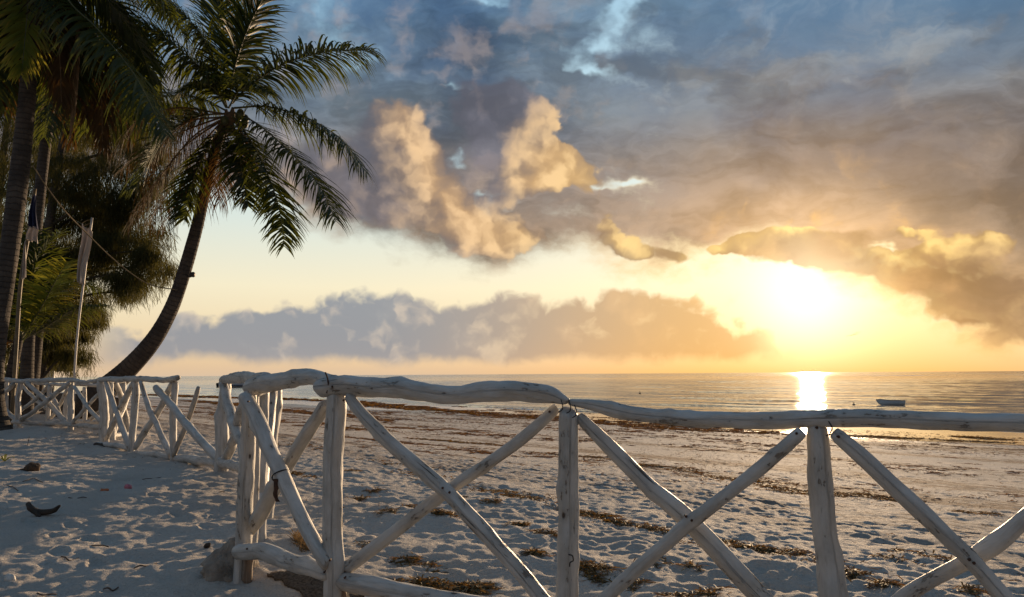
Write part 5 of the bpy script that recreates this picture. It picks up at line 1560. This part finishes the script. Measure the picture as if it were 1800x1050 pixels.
    strip([(420, 760), (500, 775), (560, 790), (640, 806), (760, 830)], 90, 0.03, 0.10, 0.009, 0.12, gap=0.1)
    # reddish weed nearer the water
    strip([(620, 770), (700, 778), (790, 790), (840, 796)], 90, 0.02, 0.11, 0.011, 0.12, 0.9, gap=0.2)
    for j, (py0, py1) in enumerate(((748, 790), (735, 780), (722, 768), (716, 758), (768, 812), (800, 850))):
        strip([(640, py0 - 24), (900, py0), (1100, py0 + 12), (1300, py1), (1500, py1 + 6), (1750, py1 + 18)], 240, 0.02, 0.13, 0.010, 0.55, 0.9, gap=0.12)
    # the thick line by the water
    strip([(250, 694), (330, 697), (420, 700), (520, 702), (620, 707), (720, 717), (850, 727), (1000, 737), (1100, 744), (1230, 752), (1300, 756)], 420, 0.16, 0.17, 0.020, 0.5, 0.8, gap=0.55)
    strip([(330, 705), (420, 712), (520, 724), (600, 730), (700, 742)], 200, 0.10, 0.15, 0.016, 0.4, 0.8, gap=0.3)
    strip([(300, 715), (420, 730), (520, 742), (640, 760)], 170, 0.06, 0.13, 0.014, 0.5, 0.7, gap=0.1)
    strip([(1040, 742), (1150, 752), (1260, 758), (1380, 764)], 160, 0.10, 0.13, 0.015, 0.25, 0.6, gap=0.4)
    strip([(1480, 766), (1580, 770), (1700, 776), (1800, 780)], 90, 0.08, 0.12, 0.013, 0.15, 0.4, gap=0.15)
    strip([(1690, 768), (1715, 770), (1740, 772)], 40, 0.22, 0.12, 0.013, 0.12, 0.2, gap=0.6)
    # scattered single strands everywhere down the beach
    n = 52000
    s = rs.uniform(2.5, 38, n); al = rs.uniform(-10, 70, n)
    x = NS[0] * s - NS[1] * al; y = NS[1] * s + NS[0] * al
    keep = (y > 3.2) & (y < 60) & (rs.random(n) < np.clip(0.2 + 1.2 * fbm(s * 0.5, al * 0.12, 3, 15) + s / 60, 0, 1))
    X.append(x[keep]); Y.append(y[keep]); m = keep.sum()
    H.append(np.full(m, 0.002)); LN.append(rs.uniform(0.03, 0.11, m) * (0.7 + y[keep] * 0.04)); WD.append(rs.uniform(0.002, 0.006, m) * (0.7 + y[keep] * 0.08)); RED.append(rs.random(m))
    V, F, UV = strands(np.concatenate(X), np.concatenate(Y), np.concatenate(H), np.concatenate(LN), np.concatenate(WD), rs, np.concatenate(RED))
    o = mesh_obj('seaweed', V, F, WEED, None, uv=UV, loc=(0, 0, 0))
    tag(o, 'brown and reddish seaweed strewn in lines along the beach', 'seaweed', kind='stuff')
build_wrack()

DRIFT = plain('dark_driftwood', (0.045, 0.030, 0.020), 0.8, 0.5, 20.0, 0.8, 90.0)
HUSK = plain('dry_husk', (0.10, 0.060, 0.032), 0.9, 0.5, 20.0, 0.8, 70.0)
PINK = plain('pink_petal', (0.50, 0.16, 0.20), 0.6)
ORANGE = plain('orange_leaf', (0.38, 0.11, 0.03), 0.6)
SHELL = plain('bleached_coral', (0.58, 0.55, 0.50), 0.7, 0.2, 30.0, 0.6, 60.0)
TWIG = plain('dry_twig', (0.07, 0.045, 0.03), 0.9, 0.4)
STONE = plain('sandy_concrete', (0.27, 0.225, 0.18), 0.95, 0.35, 9.0, 1.0, 40.0)
MAT = plain('coir_matting', (0.115, 0.088, 0.062), 0.95, 0.6, 70.0, 1.0, 160.0)
STRAW = make_leaf_material('dry_grass', (0.14, 0.095, 0.05), (0.24, 0.17, 0.09), (0.25, 0.16, 0.07), 0.8)

def lump(name, c, r, mat, parent, seed, rough=0.3, seg=16, flat=0.0):
    """an irregular solid about c with half-sizes r"""
    V = []
    n, m = seg, seg * 2
    for i in range(n):
        a = math.pi * i / (n - 1)
        for j in range(m):
            b = 2 * math.pi * j / m
            d = np.array([math.sin(a) * math.cos(b), math.sin(a) * math.sin(b), math.cos(a)])
            V.append(d)
    V = np.array(V)
    k = 1 + rough * (fbm(V[:, 0] * 1.5 + V[:, 2] * 1.1 + seed, V[:, 1] * 1.5 - V[:, 2] * 0.9, 4, seed) + 0.5 * fbm(V[:, 0] * 5 + V[:, 2] * 4, V[:, 1] * 5 + seed, 3, seed + 4))
    V = V * k[:, None] * np.array(r)
    V[:, 2] = np.maximum(V[:, 2], -r[2] * (1 - flat))
    idx = np.arange(n * m).reshape(n, m); nx = np.roll(idx, -1, 1)
    F = np.stack([idx[:-1], idx[1:], nx[1:], nx[:-1]], -1).reshape(-1, 4)
    return mesh_obj(name, V + np.array(c), F, mat, parent)

def build_litter():
    # forked driftwood
    g = ground_hit(76, 905); k = g.y / FPX
    t = thing('driftwood', 'dark curved piece of driftwood lying on the shaded sand at the left', 'driftwood', tuple(g))
    P = lambda px, py, d=0.0: [*(at(px, py, g.y + d))]
    pole('stem', [P(106, 889, -0.05), P(95, 897), P(80, 900), P(64, 899), P(54, 892), P(49, 884, 0.05)], [0.010, 0.02, 0.024, 0.026, 0.024, 0.018], t, mat=DRIFT, step=0.01, segs=12)
    pole('stub', [P(56, 895), P(64, 903, -0.02), P(70, 909, -0.04)], [0.02, 0.018, 0.012], t, mat=DRIFT, step=0.01, segs=10)
    # coconut husk
    g = ground_hit(56, 829)
    t = thing('coconut_husk', 'brown coconut husk half sunk in the sand above the driftwood', 'husk', tuple(g))
    lump('shell', (g.x, g.y, g.z + 0.045), (0.085, 0.06, 0.062), HUSK, t, 5)
    pole('stalk', [[g.x - 0.05, g.y, g.z + 0.03], [g.x - 0.12, g.y - 0.02, g.z + 0.02], [g.x - 0.18, g.y - 0.03, g.z + 0.012]], [0.02, 0.015, 0.006], t, mat=HUSK, step=0.01, segs=8)
    # twigs
    tw = [(((40, 845), (60, 842), (76, 847)), 'thin twig just below the coconut husk'), (((236, 1001), (255, 997), (276, 987)), 'dark curved twig midway between the driftwood and the concrete lump'),
          (((140, 950), (165, 958), (190, 962)), 'long bent twig in front of the driftwood'), (((108, 980), (122, 984), (138, 979)), 'short crooked twig below the long bent one'),
          (((250, 844), (268, 846), (284, 843)), 'fine straight twig right of the pink flower'), (((372, 862), (384, 866), (396, 866)), 'twig on the sand beside the corner post'),
          (((182, 1028), (196, 1030), (208, 1026)), 'pale flat twig near the bottom of the sand'), (((10, 856), (22, 858), (32, 862)), 'twig near the left edge under the husk stalk'),
          (((66, 1038), (84, 1040), (98, 1037)), 'twig lying lowest at the bottom left'), (((52, 768), (50, 778), (47, 786)), 'upright stalk stuck in the sand before the straight palm'),
          (((120, 873), (140, 875), (152, 874)), 'straight dark twig between the driftwood and the orange leaf')]
    for i, (pts, lab) in enumerate(tw):
        q = [ground_hit(*p, 0.004) for p in pts]
        if 'upright' in lab:
            q = [at(x, y, q[2].y) for x, y in pts]
        j0 = Vector((0, 0, 0.012 * math.sin(i * 2.3)))
        o = pole('twig', [list(q[0]), list(q[0].lerp(q[1], 0.55) + j0), list(q[1]), list(q[1].lerp(q[2], 0.5) - j0 * 0.5), list(q[2])], [0.0025, 0.0045, 0.004, 0.0045, 0.002], None, mat=TWIG, step=0.012, segs=6, wob=3.0)
        tag(o, lab, 'twig', 'twigs on the shaded sand')
    # fallen scraps
    g = ground_hit(225, 860); lump_o = lump('flower', (g.x, g.y, g.z + 0.02), (0.03, 0.025, 0.03), PINK, None, 9, 0.6, 10); tag(lump_o, 'crumpled pink flower dropped on the sand', 'flower')
    g = ground_hit(184, 863); o = lump('leaf', (g.x, g.y, g.z + 0.012), (0.04, 0.03, 0.018), ORANGE, None, 11, 0.7, 10); tag(o, 'curled orange leaf on the sand left of the pink flower', 'leaf')
    g = ground_hit(18, 1016); o = lump('coral_piece', (g.x, g.y, g.z + 0.012), (0.028, 0.022, 0.026), SHELL, None, 13, 0.4, 12); tag(o, 'small white coral piece at the left edge of the sand', 'coral')
    g = ground_hit(364, 962); o = lump('pebble', (g.x, g.y, g.z + 0.012), (0.022, 0.02, 0.018), DRIFT, None, 14, 0.4, 10); tag(o, 'small dark pebble behind the sand-caked block', 'pebble')
    # sprout
    g = ground_hit(8, 812)
    t = thing('seedling', 'little yellow-green seedling at the left edge of the sand', 'plant', tuple(g))
    for i, (dx, dz, l) in enumerate(((0.10, 0.06, 0.14), (-0.08, 0.05, 0.12), (0.03, 0.10, 0.12), (-0.02, 0.08, 0.1))):
        V = []; n = 7
        for j in range(n):
            u = j / (n - 1); w = 0.028 * math.sin(math.pi * min(1, u * 0.95 + 0.05)) + 0.002
            c = Vector((g.x + dx * u, g.y - 0.03 * u * (i - 1.5), g.z + dz * math.sin(u * 2.2)))
            V += [(c.x, c.y - w, c.z), (c.x, c.y, c.z - 0.006), (c.x, c.y + w, c.z)]
        F = []
        for j in range(n - 1):
            a = j * 3; F += [(a, a + 1, a + 4, a + 3), (a + 1, a + 2, a + 5, a + 4)]
        mesh_obj('leaf', V, F, LEAF_YEL, t, uv=np.tile([[0.3, 0.6]], (len(V), 1)))
    # sand-caked footing at the corner post, and the stump it holds
    g = ground_hit(395, 1012)
    o = lump('concrete_block', (g.x + 0.02, g.y + 0.03, g.z - 0.01), (0.15, 0.13, 0.20), STONE, None, 31, 0.35, 34, 0.6)
    for v in o.data.vertices:                                  # a ramp of caked sand that falls away to the left
        k = min(1.0, max(0.0, (v.co.x - o.data.vertices[0].co.x + 0.19) / 0.24))
        z0 = v.co.z - (g.z - o.location.z)
        if z0 > 0: v.co.z = (g.z - o.location.z) + z0 * (0.30 + 0.70 * k)
    tag(o, 'sand-caked lump of concrete at the foot of the corner fence post', 'concrete')
    o = pole('stump', [list(at(436, 972, 4.12)), list(at(434, 1000, 4.12)), [*at(433, 1024, 4.12)]], [0.028, 0.03, 0.03], None, mat=WOOD_BARE, step=0.015, segs=12)
    tag(o, 'bare wooden stub standing in the sand beside the concrete lump', 'stump')
    # scrap of matting under the first near post
    c0 = ground_hit(470, 1016); c1 = ground_hit(560, 1010); c2 = ground_hit(640, 1046); c3 = ground_hit(560, 1062)
    V, F = [], []; n = 26
    rs = np.random.default_rng(4)
    for j in range(n):
        for i in range(n):
            u, v = i / (n - 1), j / (n - 1)
            p = c0.lerp(c1, u).lerp(c3.lerp(c2, u), v)
            p.x += 0.005 * rs.normal(); p.y += 0.005 * rs.normal()
            e = min(u, 1 - u, v, 1 - v)
            V.append((p.x, p.y, gz(p.x, p.y) + 0.008 + 0.006 * min(1, e * 8) + 0.003 * rs.random()))
    idx = np.arange(n * n).reshape(n, n)
    F = np.stack([idx[:-1, :-1], idx[1:, :-1], idx[1:, 1:], idx[:-1, 1:]], -1).reshape(-1, 4)
    o = mesh_obj('coir_mat', V, F, MAT, None); o.modifiers.new('thickness', 'SOLIDIFY').thickness = 0.012
    tag(o, 'ragged dark scrap of matting in the sand at the foot of the second post', 'mat')
    # dry root tuft behind the corner bay
    g = ground_hit(530, 972); rs = np.random.default_rng(19)
    V, F, UV = [], [], []
    for i in range(420):
        a = rs.uniform(-0.5, 0.5); d = np.array([rs.normal(-0.25, 0.5), rs.normal(0, 0.45), rs.uniform(0.4, 1.2)]); d /= np.linalg.norm(d)
        u0 = rs.random()
        p = np.array([g.x + 0.08 - 0.16 * u0 + rs.normal(0, 0.03), g.y + 0.28 * u0 + rs.normal(0, 0.03), 0.0]); p[2] = gz(p[0], p[1])
        l = rs.uniform(0.04, 0.13); w = rs.uniform(0.0015, 0.004); b0 = len(V); rv = rs.random()
        for j in range(4):
            V += [p + np.array([-w, 0, 0]) * (1 - j / 4.2), p + np.array([w, w, 0]) * (1 - j / 4.2)]; UV += [(j / 3, rv)] * 2
            p = p + d * l / 3; d = d + np.array([rs.normal(0, 0.25), rs.normal(0, 0.25), -0.4]); d /= np.linalg.norm(d)
        for j in range(3):
            F.append((b0 + 2 * j, b0 + 2 * j + 1, b0 + 2 * j + 3, b0 + 2 * j + 2))
    o = mesh_obj('dry_grass_tuft', V, np.array(F), STRAW, None, uv=np.array(UV)); tag(o, 'tuft of dry rooty grass on the sand bank behind the first crossed bay', 'grass tuft')
    # log end under the far fence
    o = pole('log', [list(at(166, 783, 12.2)), list(at(178, 786, 12.1)), list(at(192, 788, 12.0))], [0.045, 0.06, 0.05], None, mat=DRIFT, step=0.03, segs=12)
    tag(o, 'short dark log lying under the low rail of the far fence', 'log')
build_litter()
